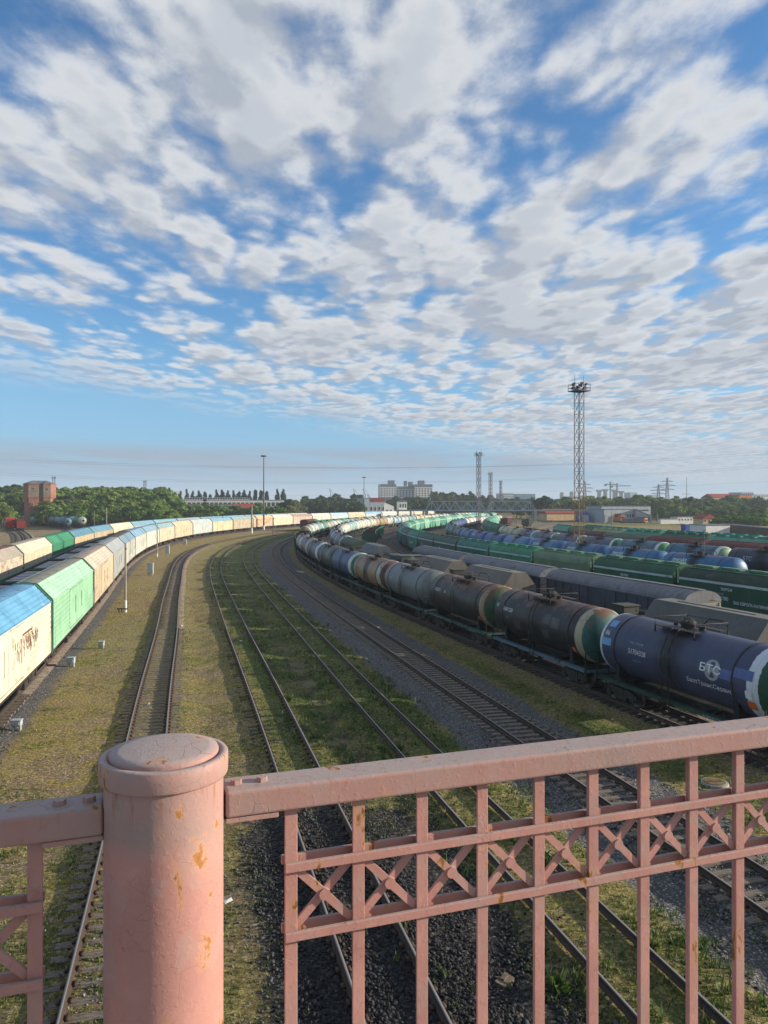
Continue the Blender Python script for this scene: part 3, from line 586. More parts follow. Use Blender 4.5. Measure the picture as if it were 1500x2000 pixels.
b=MB(); b.box((0,0,.85),(.5,12.6,.3))
for s in(-1,1):
    b.box((0,s*6.3,.9),(2.9,.2,.34)); b.box((0,s*6.75,.85),(.3,.5,.28)); b.box((0,s*5.7,1.0),(2.8,1.1,.05))
    for dx in(-.2,.2): b.bar((-1.1+dx,s*6.42,.7),(-1.1+dx,s*6.42,4.1),.04)
    for k in range(9): b.box((-1.1,s*6.42,.9+k*.37),(.4,.03,.03))
    b.tube([(-1.4,s*6.4,1.1),(-1.4,s*6.4,1.9),(1.4,s*6.4,1.9),(1.4,s*6.4,1.1)],.025)
ME['hopframe']=b.mesh('underframe',PAINT)
def hopper_wagon(t,near,d):
    g=lambda k,v:d.get(k,v); pc=dict(rust=float(g('rust',.12)),wear=float(g('wear',.12)),wearc=c3(g('wearc','#39443c')))
    place('hopper_body',ME['hopper_ribbed' if g('ribs',0) else 'hopper_body'],t,col=c3(d['col']),**pc)
    place('roof',ME['hopper_roof'],t,col=c3(g('roof',d['col'])),rust=float(g('rrust',.2)),wear=.2,wearc=c3('#4a5048'))
    place('roof_hatches',ME['hatches'],t,col=c3(g('hatch',d['col'])),rust=.2,wear=.2,wearc=c3('#8a9486'))
    if g('stripe',1): place('eaves_stripe',ME['stripe'],t,col=c3(g('stripec','#b9c0bb')),rust=.2,wear=.2,wearc=c3('#7d857f'))
    place('underframe',ME['hopframe'],t,col=c3(g('frame','#2c4a3c')),rust=.3,wear=.3,wearc=c3('#1d1d1b')); bogies(t,(-4.6,4.6),near)
# ---- open wagon
GL=6.35
def gon_wall():
    b=MB()
    for s in(-1,1):
        b.box((s*1.47,0,2.15),(.06,2*GL,2.1)); b.box((s*1.47,0,3.22),(.16,2*GL,.10)); b.box((s*1.50,0,1.1),(.12,2*GL,.16))
        for y in np.linspace(-GL+.1,GL-.1,9): b.box((s*1.55,y,2.1),(.12,.14,2.1))
        b.box((0,s*GL,2.15),(2.9,.06,2.1)); b.box((0,s*GL,3.22),(3.0,.16,.10)); b.box((0,s*(GL+.06),2.5),(2.9,.1,.1)); b.box((0,s*(GL+.06),1.7),(2.9,.1,.1))
        for x in(-1.4,-.5,.5,1.4): b.box((x,s*(GL+.06),2.1),(.12,.12,2.1))
    return b
ME['gon_wall']=gon_wall().mesh('side_walls',PAINT)
b=MB(); b.box((0,0,1.16),(2.86,2*GL-.1,.05))
for s in(-1,1):
    b.box((s*1.425,0,2.18),(.02,2*GL-.1,2.0)); b.box((0,s*(GL-.045),2.18),(2.84,.02,2.0))
    for y in np.linspace(-GL+.1,GL-.1,9): b.box((s*1.39,y,2.15),(.06,.2,1.95))
for y in(-2.1,2.1): b.box((0,y,2.9),(2.84,.1,.12))
ME['gon_in']=b.mesh('interior_lining',PAINT)
b=MB(); b.box((0,0,.9),(.5,12.6,.34))
for s in(-1,1): b.box((0,s*6.2,.95),(2.9,.2,.3)); b.box((0,s*6.75,.85),(.3,.5,.28))
ME['gonframe']=b.mesh('underframe',DARK)
def gondola_wagon(t,near,d):
    g=lambda k,v:d.get(k,v)
    place('side_walls',ME['gon_wall'],t,col=c3(d['col']),rust=float(g('rust',.2)),wear=float(g('wear',.15)),wearc=c3('#4c4a3c'))
    place('interior_lining',ME['gon_in'],t,col=c3(g('inside','#6b2f22')),rust=.35,wear=.2,wearc=c3('#54403a'))
    place('underframe',ME['gonframe'],t); bogies(t,(-4.3,4.3),near)
# ---- round-roofed boxcar
BL=8.9
def box_wall(L_):
    b=MB()
    for s in(-1,1):
        b.box((s*1.42,0,2.35),(.06,2*L_,2.5)); b.box((s*1.46,0,3.58),(.12,2*L_,.12)); b.box((s*1.46,0,1.14),(.12,2*L_,.14))
        for y in np.linspace(-L_+.1,L_-.1,int(L_*2/1.12)): 
            if abs(y)>1.3: b.box((s*1.48,y,2.35),(.10,.12,2.5))
        b.box((s*1.50,-.65,2.4),(.06,1.25,2.3)); b.box((s*1.50,.65,2.4),(.06,1.25,2.3)); b.box((s*1.55,0,3.56),(.06,5.4,.07)); b.bar((s*1.55,.1,1.9),(s*1.55,.1,2.7),.05)
        for k in range(3): b.box((s*1.455,0,1.7+.6*k),(.02,2*L_-.2,.05))
    return b
RPF=[(1.52*math.cos(t),3.62+.88*math.sin(t)**.9) for t in np.linspace(0,PI,15)]
def box_roof(L_):
    b=MB().prism(RPF,-L_-.06,L_+.06,sm=False)
    for y in np.arange(-L_,L_+.1,.74): b.prism([(x*1.012,z+.02) for x,z in RPF],y-.04,y+.04,closed=False)
    b.box((0,0,4.54),(.5,2*L_,.04)); return b
def box_end():
    b=MB().prism([(-1.45,1.05),(1.45,1.05)]+[(x*.95,z-.04) for x,z in RPF],-.03,.03)
    for z in(1.6,2.3,3.0): b.box((0,-.05,z),(2.8,.08,.14))
    for x in(-1.38,0,1.38): b.box((x,-.05,2.3),(.12,.1,2.5))
    for k in range(8): b.box((.95,-.12,1.3+k*.36),(.4,.03,.03))
    return b
for nm,L_ in(('l',BL),('s',6.9)):
    ME['box_wall_'+nm]=box_wall(L_).mesh('side_walls',PAINT); ME['box_roof_'+nm]=box_roof(L_).mesh('roof',PAINT)
    b=MB(); b.box((0,0,.9),(.5,2*L_,.34))
    for s in(-1,1): b.box((0,s*L_,.95),(2.9,.2,.3)); b.box((0,s*(L_+.4),.85),(.3,.6,.28))
    ME['box_frame_'+nm]=b.mesh('underframe',DARK)
ME['box_end']=box_end().mesh('end_wall',PAINT)
def boxcar(t,near,d):
    g=lambda k,v:d.get(k,v); nm=g('size','l'); L_=BL if nm=='l' else 6.9
    place('side_walls',ME['box_wall_'+nm],t,col=c3(d['col']),rust=float(g('rust',.1)),wear=.15,wearc=c3('#2c2e31'))
    place('roof',ME['box_roof_'+nm],t,col=c3(g('roof',d['col'])),rust=float(g('rrust',.1)),wear=.2,wearc=c3('#5c5d60'))
    for s in(-1,1): place('end_wall',ME['box_end'],t,(0,s*L_,0),PI if s>0 else 0,col=c3(g('end',d['col'])),rust=.2,wear=.2,wearc=c3('#55504a'))
    place('underframe',ME['box_frame_'+nm],t); bogies(t,(-L_+2.4,L_-2.4),near)
# ---- grey chamfered mineral hopper with an equipment platform at its far end
ML0,ML1=-6.0,2.9
def min_body():
    b=MB(); pr=[(1.52,1.35),(1.52,3.0),(.64,4.12),(-.64,4.12),(-1.52,3.0),(-1.52,1.35)]; b.prism(pr,ML0,ML1)
    for s in(-1,1):
        b.bar((s*1.535,ML0,3.0),(s*1.535,ML1,3.0),.04); b.box((s*1.53,(ML0+ML1)/2,1.42),(.06,ML1-ML0,.16)); b.box((s*1.524,-2.2,2.2),(.02,.05,1.6)); b.box((s*1.524,.6,2.2),(.02,.05,1.6))
    for y in(-3.6,-.6,1.8): b.prism([(-1.3,1.35),(1.3,1.35),(.45,.6),(-.45,.6)],y-.8,y+.8)
    return b
ME['min_body']=min_body().mesh('hopper_body',PAINT)
b=MB(); b.box((0,(ML0+ML1)/2,4.135),(1.2,ML1-ML0-.2,.035)); b.box((.12,-1.5,4.17),(.30,6.,.05)); ME['min_top']=b.mesh('roof_hatch_strip',PAINT)
b=MB(); b.box((0,-.2,.95),(.6,12.2,.34)); b.box((0,4.6,1.2),(2.9,3.2,.08))
for s in(-1,1): b.box((0,s*6.,.98),(2.9,.2,.36)); b.box((0,s*6.4,.9),(.3,.6,.28)); b.bar((s*1.4,-5.9,1.1),(s*1.4,-3.2,1.4),.1)
ME['min_frame']=b.mesh('underframe',PAINT)
b=MB(); b.box((-.85,5.4,2.35),(1.1,1.2,2.2)); b.box((-.85,5.4,3.49),(1.25,1.35,.08)); b.box((-1.42,5.4,2.6),(.04,.5,.8)); b.box((.7,4.6,2.0),(1.2,1.6,1.5)); b.box((-.2,3.5,2.1),(1.6,.8,1.6)); b.cyl((.2,3.2,3.0),(.2,5.6,3.0),.14,seg=10); b.bar((-1.4,4.,1.2),(-1.4,4.,3.1),.06); b.bar((-1.4,3.2,1.2),(-1.4,3.2,3.1),.06); b.tube([(-1.4,3.2,3.1),(-1.4,4.,3.1)],.03); b.tube([(1.4,3.2,1.3),(1.4,3.2,2.6),(1.4,6.,2.6),(1.4,6.,1.3)],.03)
ME['min_gear']=b.mesh('equipment_cabinet',PAINT)
def mineral_wagon(t,near,d):
    g=lambda k,v:d.get(k,v)
    place('hopper_body',ME['min_body'],t,col=c3(d['col']),rust=.05,wear=.08,wearc=c3('#47443d'))
    place('roof_hatch_strip',ME['min_top'],t,col=c3('#7b776d'),rust=.05,wear=.1,wearc=c3('#47443d'))
    place('underframe',ME['min_frame'],t,col=c3('#2b2b29'),rust=.2,wear=.2,wearc=c3('#141414'))
    place('equipment_cabinet',ME['min_gear'],t,col=c3(g('gear','#4a4c44')),rust=.2,wear=.1,wearc=c3('#24241f')); bogies(t,(-4.1,4.1),near)
# ---- low ribbed service wagon
b=MB(); b.prism([(1.5,1.3),(1.5,2.3),(1.0,3.35),(-1.0,3.35),(-1.5,2.3),(-1.5,1.3)],-3.2,4.2)
for y in np.arange(-3.,4.1,.95): b.prism([(1.56,1.3),(1.56,2.32),(1.03,3.42),(-1.03,3.42),(-1.56,2.32),(-1.56,1.3)],y-.07,y+.07)
b.box((0,.5,3.4),(1.6,7.,.08)); ME['svc_body']=b.mesh('ribbed_body',PAINT)
b=MB(); b.box((0,-4.7,2.5),(2.8,2.2,2.4)); b.box((0,-4.7,3.74),(3.0,2.4,.08)); ME['svc_cab']=b.mesh('cab',PAINT)
b=MB(); b.box((0,-5.83,2.9),(2.0,.03,.9)); b.box((-1.42,-4.7,2.9),(.03,1.4,.8)); b.box((1.42,-4.7,2.9),(.03,1.4,.8)); ME['svc_win']=b.mesh('window',PAINT)
def service_wagon(t,near,d):
    place('ribbed_body',ME['svc_body'],t,col=c3('#3a4744'),rust=.1,wear=.2,wearc=c3('#56605c')); c=place('cab',ME['svc_cab'],t,col=c3('#565c54'),rust=.1,wear=.2,wearc=c3('#8a8c80')); place('window',ME['svc_win'],c,col=c3('#15191c'),rust=0.,wear=0.,wearc=c3('#15191c'))
    place('underframe',ME['min_frame'],t,col=c3('#2b2b29'),rust=.2,wear=.2,wearc=c3('#141414')); bogies(t,(-4.1,4.1),near)
BUILD={'tank_wagon':(tank_wagon,12.02,'tank wagon'),'covered_wagon':(covered_wagon,21.7,'covered wagon'),'hopper_wagon':(hopper_wagon,13.4,'hopper wagon'),'gondola_wagon':(gondola_wagon,13.9,'open wagon'),'boxcar':(boxcar,19.0,'boxcar'),'mineral_hopper_wagon':(mineral_wagon,13.0,'hopper wagon'),'service_wagon':(service_wagon,13.0,'wagon')}
ORD='first second third fourth fifth sixth seventh eighth ninth tenth eleventh twelfth thirteenth fourteenth fifteenth sixteenth seventeenth eighteenth nineteenth twentieth twenty-first twenty-second twenty-third twenty-fourth twenty-fifth twenty-sixth twenty-seventh twenty-eighth twenty-ninth thirtieth thirty-first thirty-second thirty-third thirty-fourth thirty-fifth thirty-sixth thirty-seventh thirty-eighth thirty-ninth fortieth'.split()
# ---------------------------------------------------------------- trains
NEARZ=125.
def seat(kind,k,s,spec,label,group,ztop=1.0):
    fn,pitch,cat=BUILD[kind]; loc,rz=PATH[k].pose(s,pitch*.33); t=thing(kind,label,cat,loc,rz,group)
    if ztop!=1.0: t.scale=(1,1,ztop)
    fn(t,loc[1]<NEARZ,spec); return t
def train(k,z0,row,group,items,ztop=1.0,gap=0.,n0=0):
    s=PATH[k].sz(z0); out=[]
    for i,(kind,spec) in enumerate(items):
        p=BUILD[kind][1]
        if kind=='boxcar' and spec.get('size')=='s': p=15.
        if kind=='boxcar' and spec.get('size')=='s' : pass
        cn=spec['cn']; lab=spec.get('lab') or f"{cn} {BUILD[kind][2]}, {ORD[i+n0]} from the near end of {row}"
        out.append(seat(kind,k,s+p/2,spec,lab,group,ztop)); s+=p+spec.get('gap',gap)
    return out
T_='tank_wagon';C_='covered_wagon';H_='hopper_wagon';G_='gondola_wagon';X_='boxcar';M_='mineral_hopper_wagon'
# --- front tank train
h=[(T_,dict(cn='blue',col='#40475f',ring='#c9cdd0',rn=.36,rf=.12,endc='#2b5540',ef=1,rust=.0,stain=.95,patch=.0,grime=.35,frame='#2b4439',lab='clean blue tank wagon with white end rings, nearest the railing')),
 (T_,dict(cn='black',col='#27272b',ring='#a89c82',rn=.42,endc='#3a625c',ef=1,rust=.28,stain=.8,patch=.9,pc0='#5a5a58',pc1='#141416',grime=.7,frame='#56707c',lab='black tank wagon with repainted patches and a cream ring, behind the blue one')),
 (T_,dict(cn='brown',col='#2e2824',ring='#9c7d66',rn=.5,endc='#3d5a3e',ef=1,rust=.42,stain=.8,patch=.8,pc0='#3f5a50',pc1='#16181a',grime=.7,frame='#3a5f57',lab='rusty brown-black tank wagon with a bright green end')),
 (T_,dict(cn='grey',col='#6d7272',rn=0,endc='#7d8078',ef=.6,rust=.1,stain=.25,grime=.45,frame='#35504e',lab='large plain grey tank wagon between the rusty brown and tan ones')),
 (T_,dict(cn='tan',col='#93785a',ring='#a9aaa2',rn=.75,rf=.1,endc='#7a4a35',ef=1,rust=.3,stain=1.,grime=.7,frame='#365a53',lab='tan tank wagon with a black spill band round its middle')),
 (T_,dict(cn='blue',col='#38597f',ring='#c6c8bd',rn=1.0,endc='#3b7a5f',ef=1,rust=.2,stain=.7,patch=.5,pc0='#4d6f95',pc1='#2b3b50',grime=.6,frame='#264a42',lab='faded blue tank wagon with a broad white near end')),
 (T_,dict(cn='dark grey',col='#4c5352',endc='#59605c',ef=1,rust=.1,stain=.5,grime=.4)),
 (T_,dict(cn='grey white-ringed',col='#5b5c66',ring='#cfd3d3',rn=.3,rust=.1,stain=.6,grime=.5)),
 (T_,dict(cn='purple-grey',col='#5a5868',ring='#b9b59c',rn=.7,rust=.15,stain=.6,grime=.5)),
 (T_,dict(cn='cream-banded grey',col='#8a8474',ring='#d8d6cc',rn=.5,rf=.5,rust=.3,stain=.7,grime=.6))]
R1='the front tank train'
h+=[(G_,dict(cn=c,col=k_,inside='#5e2a20')) for c,k_ in(('dark green','#23503f'),('green','#2b5f4b'),('dull green','#27523f'))]
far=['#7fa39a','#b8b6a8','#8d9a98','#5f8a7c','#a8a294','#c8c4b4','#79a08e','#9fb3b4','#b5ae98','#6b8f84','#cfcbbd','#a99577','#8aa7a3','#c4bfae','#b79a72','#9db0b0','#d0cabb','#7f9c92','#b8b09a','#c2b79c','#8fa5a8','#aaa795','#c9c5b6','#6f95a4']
def nm(hx):
    r,g,b=[int(hx[i:i+2],16) for i in(1,3,5)]
    br=(r+g+b)/3; mx,mn=max(r,g,b),min(r,g,b)
    if mx-mn<26: return 'whitish' if br>185 else ('pale grey' if br>140 else 'grey' if br>90 else 'dark grey')
    if r==mx: return 'cream' if br>165 and mx-mn<60 else ('tan' if br>120 else 'brown')
    if g==mx: return 'pale green' if br>130 else 'green'
    return 'pale blue' if br>130 else 'blue'
def tanks(cols,seed,**kw):
    r=random.Random(seed); o=[]
    for c in cols: o.append((T_,dict(cn=nm(c),col=c,ring=r.choice(['#d8d6ca','#c9b98f','#8fb3a5','#e0dcd0','#b8c4c4']),rn=r.choice([0,.4,.8,1.1]),rf=r.choice([0,.4,.8]),ef=1,endc=r.choice(['#4f8f70','#8a8f88','#5a8a8a','#9a7f5f']),rust=r.random()*.35,stain=.4+.5*r.random(),grime=.5,frame='#2d3330',**kw)))
    return o
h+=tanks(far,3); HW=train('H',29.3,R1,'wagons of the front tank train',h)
# --- second row: slope-roofed mineral hoppers, a service wagon, then tanks
R2='the row behind the front tank train'; s_=PATH['I']; mcol='#56564f'
for z,lab,cc in((44.4,'grey slope-roofed hopper wagon with cabinet, cut off by the photo edge','#4a4c4a'),(70.3,'grey slope-roofed hopper wagon behind the black tank wagon','#524f49'),(83.0,'grey slope-roofed hopper wagon behind the large grey tank wagon','#4f4d48'),(110.,'dark grey slope-roofed hopper wagon next to the green boxcar','#4b5154')):
    seat(M_,'I',s_.sz(z),dict(col={'#4a4c4a':'#5f605a','#524f49':'#706a5f','#4f4d48':'#6b665c','#4b5154':'#5d6466'}[cc]),lab,'grey slope-roofed hopper wagons')
seat('service_wagon','I',s_.sz(96.4),{},'low dark ribbed wagon with a small cab among the grey hoppers',None)
seat(X_,'I',s_.sz(125.0),dict(size='s',col='#35573f',roof='#42553a',rust=.2),'short weathered green boxcar in front of the second tank row',None,.92)
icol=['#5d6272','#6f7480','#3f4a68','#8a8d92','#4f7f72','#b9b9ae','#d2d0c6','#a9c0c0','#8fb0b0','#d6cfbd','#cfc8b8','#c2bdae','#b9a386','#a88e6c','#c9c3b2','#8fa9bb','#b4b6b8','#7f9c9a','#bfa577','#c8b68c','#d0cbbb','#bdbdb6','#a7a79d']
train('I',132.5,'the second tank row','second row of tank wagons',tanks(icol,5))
# --- boxcars, open wagons, green hoppers
train('J',51,'the round-roofed boxcar row','grey round-roofed boxcars',[(X_,dict(cn='weathered grey',col='#4a4e56',roof='#7a7a7c',end='#a19a84',rrust=.12)),(X_,dict(cn='dark slate',col='#2c3444',roof='#7c7d84')),(X_,dict(cn='plain dark grey',col='#45484e',roof='#6f7074'))],.92)
train('J',168,'the short open row','short row of green open wagons',[(G_,dict(cn=c,col=k_,inside='#54302a')) for c,k_ in(('dark green','#245243'),('green','#2d6450'),('dull green','#2a5a4a'),('bright green','#3f8a6c'))])
kc=[('dark green','#22503c','#2f4536',1,0),('rich green','#1f5a3f','#2b5a3e',1,0),('pale olive','#66805c','#6f8565',0,0),('bright green','#2f7f5c','#3a8a62',1,0),('teal ribbed','#2b6f60','#3a7a68',1,1),('dark grey-green','#35554b','#3f5f50',1,0),('dull green','#3b574c','#41604f',1,0),('emerald','#2f7b62','#3d866a',1,0),('sooty green','#354f47','#415a4d',1,0),('teal','#2f7468','#47897b',1,0),('dusky green','#3c594f','#45655a',1,0),('grey-green','#44625a','#50706a',1,0)]
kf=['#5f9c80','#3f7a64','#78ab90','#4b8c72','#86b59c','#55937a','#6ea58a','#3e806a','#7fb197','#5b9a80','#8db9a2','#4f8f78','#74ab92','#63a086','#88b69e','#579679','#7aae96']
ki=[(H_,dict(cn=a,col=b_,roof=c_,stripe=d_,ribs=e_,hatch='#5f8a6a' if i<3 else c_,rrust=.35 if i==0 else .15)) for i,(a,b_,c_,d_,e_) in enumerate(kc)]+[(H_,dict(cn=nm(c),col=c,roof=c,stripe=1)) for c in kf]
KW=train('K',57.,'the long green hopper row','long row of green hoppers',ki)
# --- blue tanks, green-ended tanks
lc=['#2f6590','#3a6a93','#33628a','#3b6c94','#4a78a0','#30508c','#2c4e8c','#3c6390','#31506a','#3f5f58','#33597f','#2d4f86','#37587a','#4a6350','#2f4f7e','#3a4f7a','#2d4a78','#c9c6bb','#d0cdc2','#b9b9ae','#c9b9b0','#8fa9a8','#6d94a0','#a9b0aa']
li=[(T_,dict(cn=('bright blue' if i<5 else nm(c)),col=c,rn=0,rust=.08,stain=1.,grime=.45,ef=0,frame='#20282c')) for i,c in enumerate(lc)]
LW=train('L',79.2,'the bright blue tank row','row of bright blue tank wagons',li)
mc=[('dark navy','#3a3d4a','#3a3d4a',0),('teal-blue','#40687c','#86a384',.9),('steel blue','#4f7180','#4f8a5c',.7),('purple','#504f68','#3f7c50',.35),('dull purple','#504f66','#47805a',.35),('violet-grey','#56566b','#6a9878',.3),('indigo','#4b4c6c','#8aa88a',.3),('cream','#b5a67f','#9a9a80',0),('pale cream','#c0b28c','#8aa890',0)]
mi=[(T_,dict(cn=a,col=b_,ring='#cfd2c6',rn=(.5 if e_ else 0),ef=1 if e_ else 0,endc=c_,rust=.08,stain=.8,grime=.45,frame='#20282c')) for a,b_,c_,e_ in mc]
mi+=[(H_,dict(cn=nm(c),col=c,roof=c,stripe=0)) for c in('#2f6a50','#3a7a5c','#357058','#438a6a','#3d7f64','#569678','#4a8a70','#5c9a80','#6aa58a')]
MW=train('M',88,'the green-ended tank row','row of tank wagons with green ends',mi)
oc=[('red-brown','#6a3430','#6f3d38'),('rusty','#6b3a33','#7a443d'),('brick red','#5f2f2b','#6a3833'),('grey-green','#44594c','#5a6a55'),('maroon','#5f2a28','#63302c')]
train('O',86,'the red-brown boxcar row','row of red-brown boxcars',[(X_,dict(cn=a,col=b_,roof=c_,size='s')) for a,b_,c_ in oc])
train('O',166,'the red-brown open row','red-brown open wagons',[(G_,dict(cn=a,col=b_)) for a,b_ in(('red-brown','#5f2f2c'),('maroon','#54292a'),('rusty','#6a3a30'))])
train('P',96,'the pale green hopper row','row of pale green hoppers',[(H_,dict(cn=a,col=b_,roof=c_,stripe=e_)) for a,b_,c_,e_ in(('bright green','#2f7a5a','#3a8a66',1),('pale teal','#6fa58f','#8fb7a5',1),('teal','#3f8a70','#5aa085',1),('dark green','#2f5f4a','#3a6a52',1),('green','#2f7a5c','#4a8f70',1),('olive cream','#8c9a70','#97a37c',0),('mossy green','#466a4c','#54785a',0),('emerald','#2f8068','#4a9a7c',1))])
train('Q',118,'the depot hopper row','farthest row of hoppers',[(H_,dict(cn=a,col=b_,roof=c_,stripe=1)) for a,b_,c_ in(('pale grey','#8f978f','#a5aca5'),('teal','#3f8f7c','#57a792'),('green','#2d7a62','#45947a'),('sea green','#4a9a86','#5fae98'),('blue-green','#3a8578','#54a090'),('dull green','#3a6a5a','#4c7c6c'))])
for k,z,a,b_ in(('O',322,'dark grey','#4a4c50'),('M',344,'maroon','#5a2f30'),('L',372,'pale grey','#8a8c90')):
    seat(G_,k,PATH[k].sz(z),dict(col=b_,inside='#3a2a26'),f'{a} open wagon standing alone, end-on, before the truss bridge','lone wagons before the truss bridge')
# --- pale covered wagons on the left
cc=[dict(cn='cream and blue',col='#d6cdb8',slope='#68a0c2',roof='#6a9abb',end='#4a7a68',wear=.22,wearc='#b5906a',swear='#8fb5c8',lab='cream covered wagon with a sky-blue roof slope and brown scrawls'),
 dict(cn='mint green',col='#93bf9c',slope='#a5cbb0',roof='#8a8778',end='#3f6b55',wear=.1,wearc='#9fcf8a',swear='#c2cf9a',lab='mint green covered wagon with a grey top, second in the front white row'),  # end is mint darkened: shade on the end walls put into the colour
 dict(cn='cream-white',col='#c3b296',slope='#c2b9a6',roof='#a7978a',end='#7c7466',wear=.3,wearc='#9c8468',rrust=.5),
 dict(cn='light grey',col='#a3a5a0',slope='#a5a9aa',roof='#9a9c9c',end='#5f6668',wear=.25,wearc='#8f8f86'),
 dict(cn='blue-topped white',col='#bdbab0',slope='#7d97a6',roof='#7a7068',rrust=.8,wear=.35,wearc='#8a7a68',x=1),
 dict(cn='blue-sloped white',col='#c4bfb2',slope='#83a3b5',roof='#7f9fb8',wear=.25,wearc='#97a9b5',x=1),
 dict(cn='pale white and blue',col='#cac4b6',slope='#8aa6b4',roof='#8aa6b5',wear=.25,wearc='#8fb3c4',x=1),
 dict(cn='peeling tan',col='#c9b9a2',slope='#8fa7a8',roof='#8a7468',rrust=.6,wear=.35,wearc='#b8977a',x=1),
 dict(cn='peach',col='#cbb598',slope='#ccb99c',roof='#b5a384',wear=.4,wearc='#a39484'),
 dict(cn='ice grey',col='#b3b9b5',slope='#b6bcb8',roof='#9aa5a8',wear=.2,wearc='#a8aca8'),
 dict(cn='blue-roofed cream',col='#cbbb9c',slope='#83a5b5',roof='#7ba5bd',wear=.4,wearc='#c09a62'),
 dict(cn='dusty tan',col='#b3a58e',slope='#90a3a4',roof='#8f9694',wear=.4,wearc='#8f7f6a'),
 dict(cn='orange-peach',col='#cbb096',slope='#d0b48f',roof='#b5a890',wear=.45,wearc='#b57a4a'),
 dict(cn='off-white',col='#cdbfa6',slope='#d0c8b8',roof='#b8b4a8',wear=.3,wearc='#a89a88')]
for i,(a,b_,c_) in enumerate([('brownish white','#b8aa9a','#a88f80'),('white','#c9c3b6','#cfccc2'),('bluish white','#b9c3c6','#a8c3cf'),('cream','#cbb99a','#d0c4ad'),('pale blue','#b5c1c4','#93b8cc'),('chalky','#c6c2b8','#c9c9c2'),('greyish','#bcbab2','#c0c0ba'),('light cream','#cfc2a8','#cfc8b8'),('milky','#cbc8bf','#cfcdc6')]): cc.append(dict(cn=a,col=b_,slope=c_,roof=c_,wear=.3,wearc='#9a8a78'))
CW=train('C',float(np.interp(PATH['C'].sz(45.6)-21.7,PATH['C'].s,PATH['C'].z)),'the front white row','front row of pale covered wagons',[(C_,d) for d in cc])
ac=[dict(cn='rust-topped white',col='#bfb5a2',slope='#a3988a',roof='#8a5a48',rrust=.9,wear=.35,wearc='#9a7f68'),dict(cn='cream',col='#cfc2a6',slope='#d0c6b0',roof='#b3a88f',wear=.2,wearc='#c0a070'),dict(cn='deep green',col='#3f8262',slope='#418a66',roof='#3f7f60',end='#2f5a48',wear=.1,wearc='#5a9a78'),
 dict(cn='blue and tan',col='#bda98a',slope='#5e8799',roof='#5a8ba6'),dict(cn='blue-roofed tan',col='#b5a488',slope='#6a93a6',roof='#6296b0'),dict(cn='ivory',col='#cfc3a8',slope='#d0c8b2',roof='#c8bb98')]+[dict(cn=a,col=b_,slope=c_,roof=c_) for a,b_,c_ in(('sky blue','#a9b2b2','#7aa0b1'),('light blue','#b0b3ad','#82a6b5'),('grey-blue','#a5abaa','#8ba0a6'),('blue','#b0b6b2','#7398a8'),('powder blue','#b5bab8','#7da9c0'),('pale blue','#bbbdb8','#86b0c6'),('pale grey','#b9b8b0','#a9b4b6'),('whitish','#c3c0b6','#c2c3bc'))]
train('A',float(np.interp(PATH['A'].sz(108)-43.4,PATH['A'].s,PATH['A'].z)),'the far covered row','far row of pale covered wagons',[(C_,d) for d in ac])
bw=train('B',52,'the slab-loaded row','open wagons loaded with grey slabs',[(G_,dict(cn=a,col=b_,inside='#6b4238')) for a,b_ in(('dark teal','#2a5a4c'),('green','#2f6450'),('dull green','#2c5747'),('teal','#316455'),('rusty green','#4a5a48'),('dark green','#284f42'),('sooty green','#2f4a40'),('faded green','#3a6654'))])
SLAB=simple_mat('pale_grey_slabs',(.23,.225,.25),(.42,.41,.43),2.,.8,.3)
TIMB=simple_mat('old_timber',(.07,.05,.035),(.20,.15,.10),3.,.85,.4,stretch=(1,1,4))
b=MB(); rr=random.Random(4)
for q in range(5): b.box((rr.uniform(-.05,.05),rr.uniform(-.1,.1),.17+q*.26),(2.4+rr.uniform(-.1,.1),2.7+rr.uniform(-.2,.1),.23))
ME['slabs']=b.mesh('slab_stack',SLAB); ME['packing']=MB().box((0,-.6,1.27),(2.5,.10,.05)).box((.5,.5,1.27),(.5,.3,.06)).mesh('packing_timber',TIMB)
for i,w in enumerate(bw[:7]):
    for j,y in enumerate((-4.6,-1.55,1.55,4.6)):
        m_=Matrix.Translation(w.location)@Matrix.Rotation(w.rotation_euler.z,4,'Z'); p=m_@Vector((0,y,1.32+.45))
        t=thing('slab_stack','stack of pale grey slabs under packing timbers in an open green wagon','slabs',p,w.rotation_euler.z+rr.gauss(0,.02),'stacks of grey slabs in the open wagons'); place('slabs',ME['slabs'],t); place('packing_timber',ME['packing'],t)
seat(X_,'B',PATH['B'].sz(172),dict(size='s',col='#3a3f40',roof='#6a6d6c'),'dark wagon with a round grey roof between the two covered rows',None,.92)
# --- green open wagons and a brown boxcar ahead of the far white row
seat(X_,'E',PATH['E'].sz(290),dict(size='s',col='#5f2622',roof='#6d2f28'),'red-brown boxcar standing alone before the far white covered wagons',None,.85)
fc=['#3a8a66','#43906c','#4f9a78','#3f8c6a','#6fa287','#5a9c7c','#4a9272','#7fae94','#579a7e','#66a286','#4d967a','#74aa90']
train('F',272,'the far green boxcar row','green boxcars beyond the tank trains',[(X_,dict(cn=nm(c)+('' if i else ''),col=c,roof=c,size='s',end='#2f6f58')) for i,c in enumerate(fc)],.82)
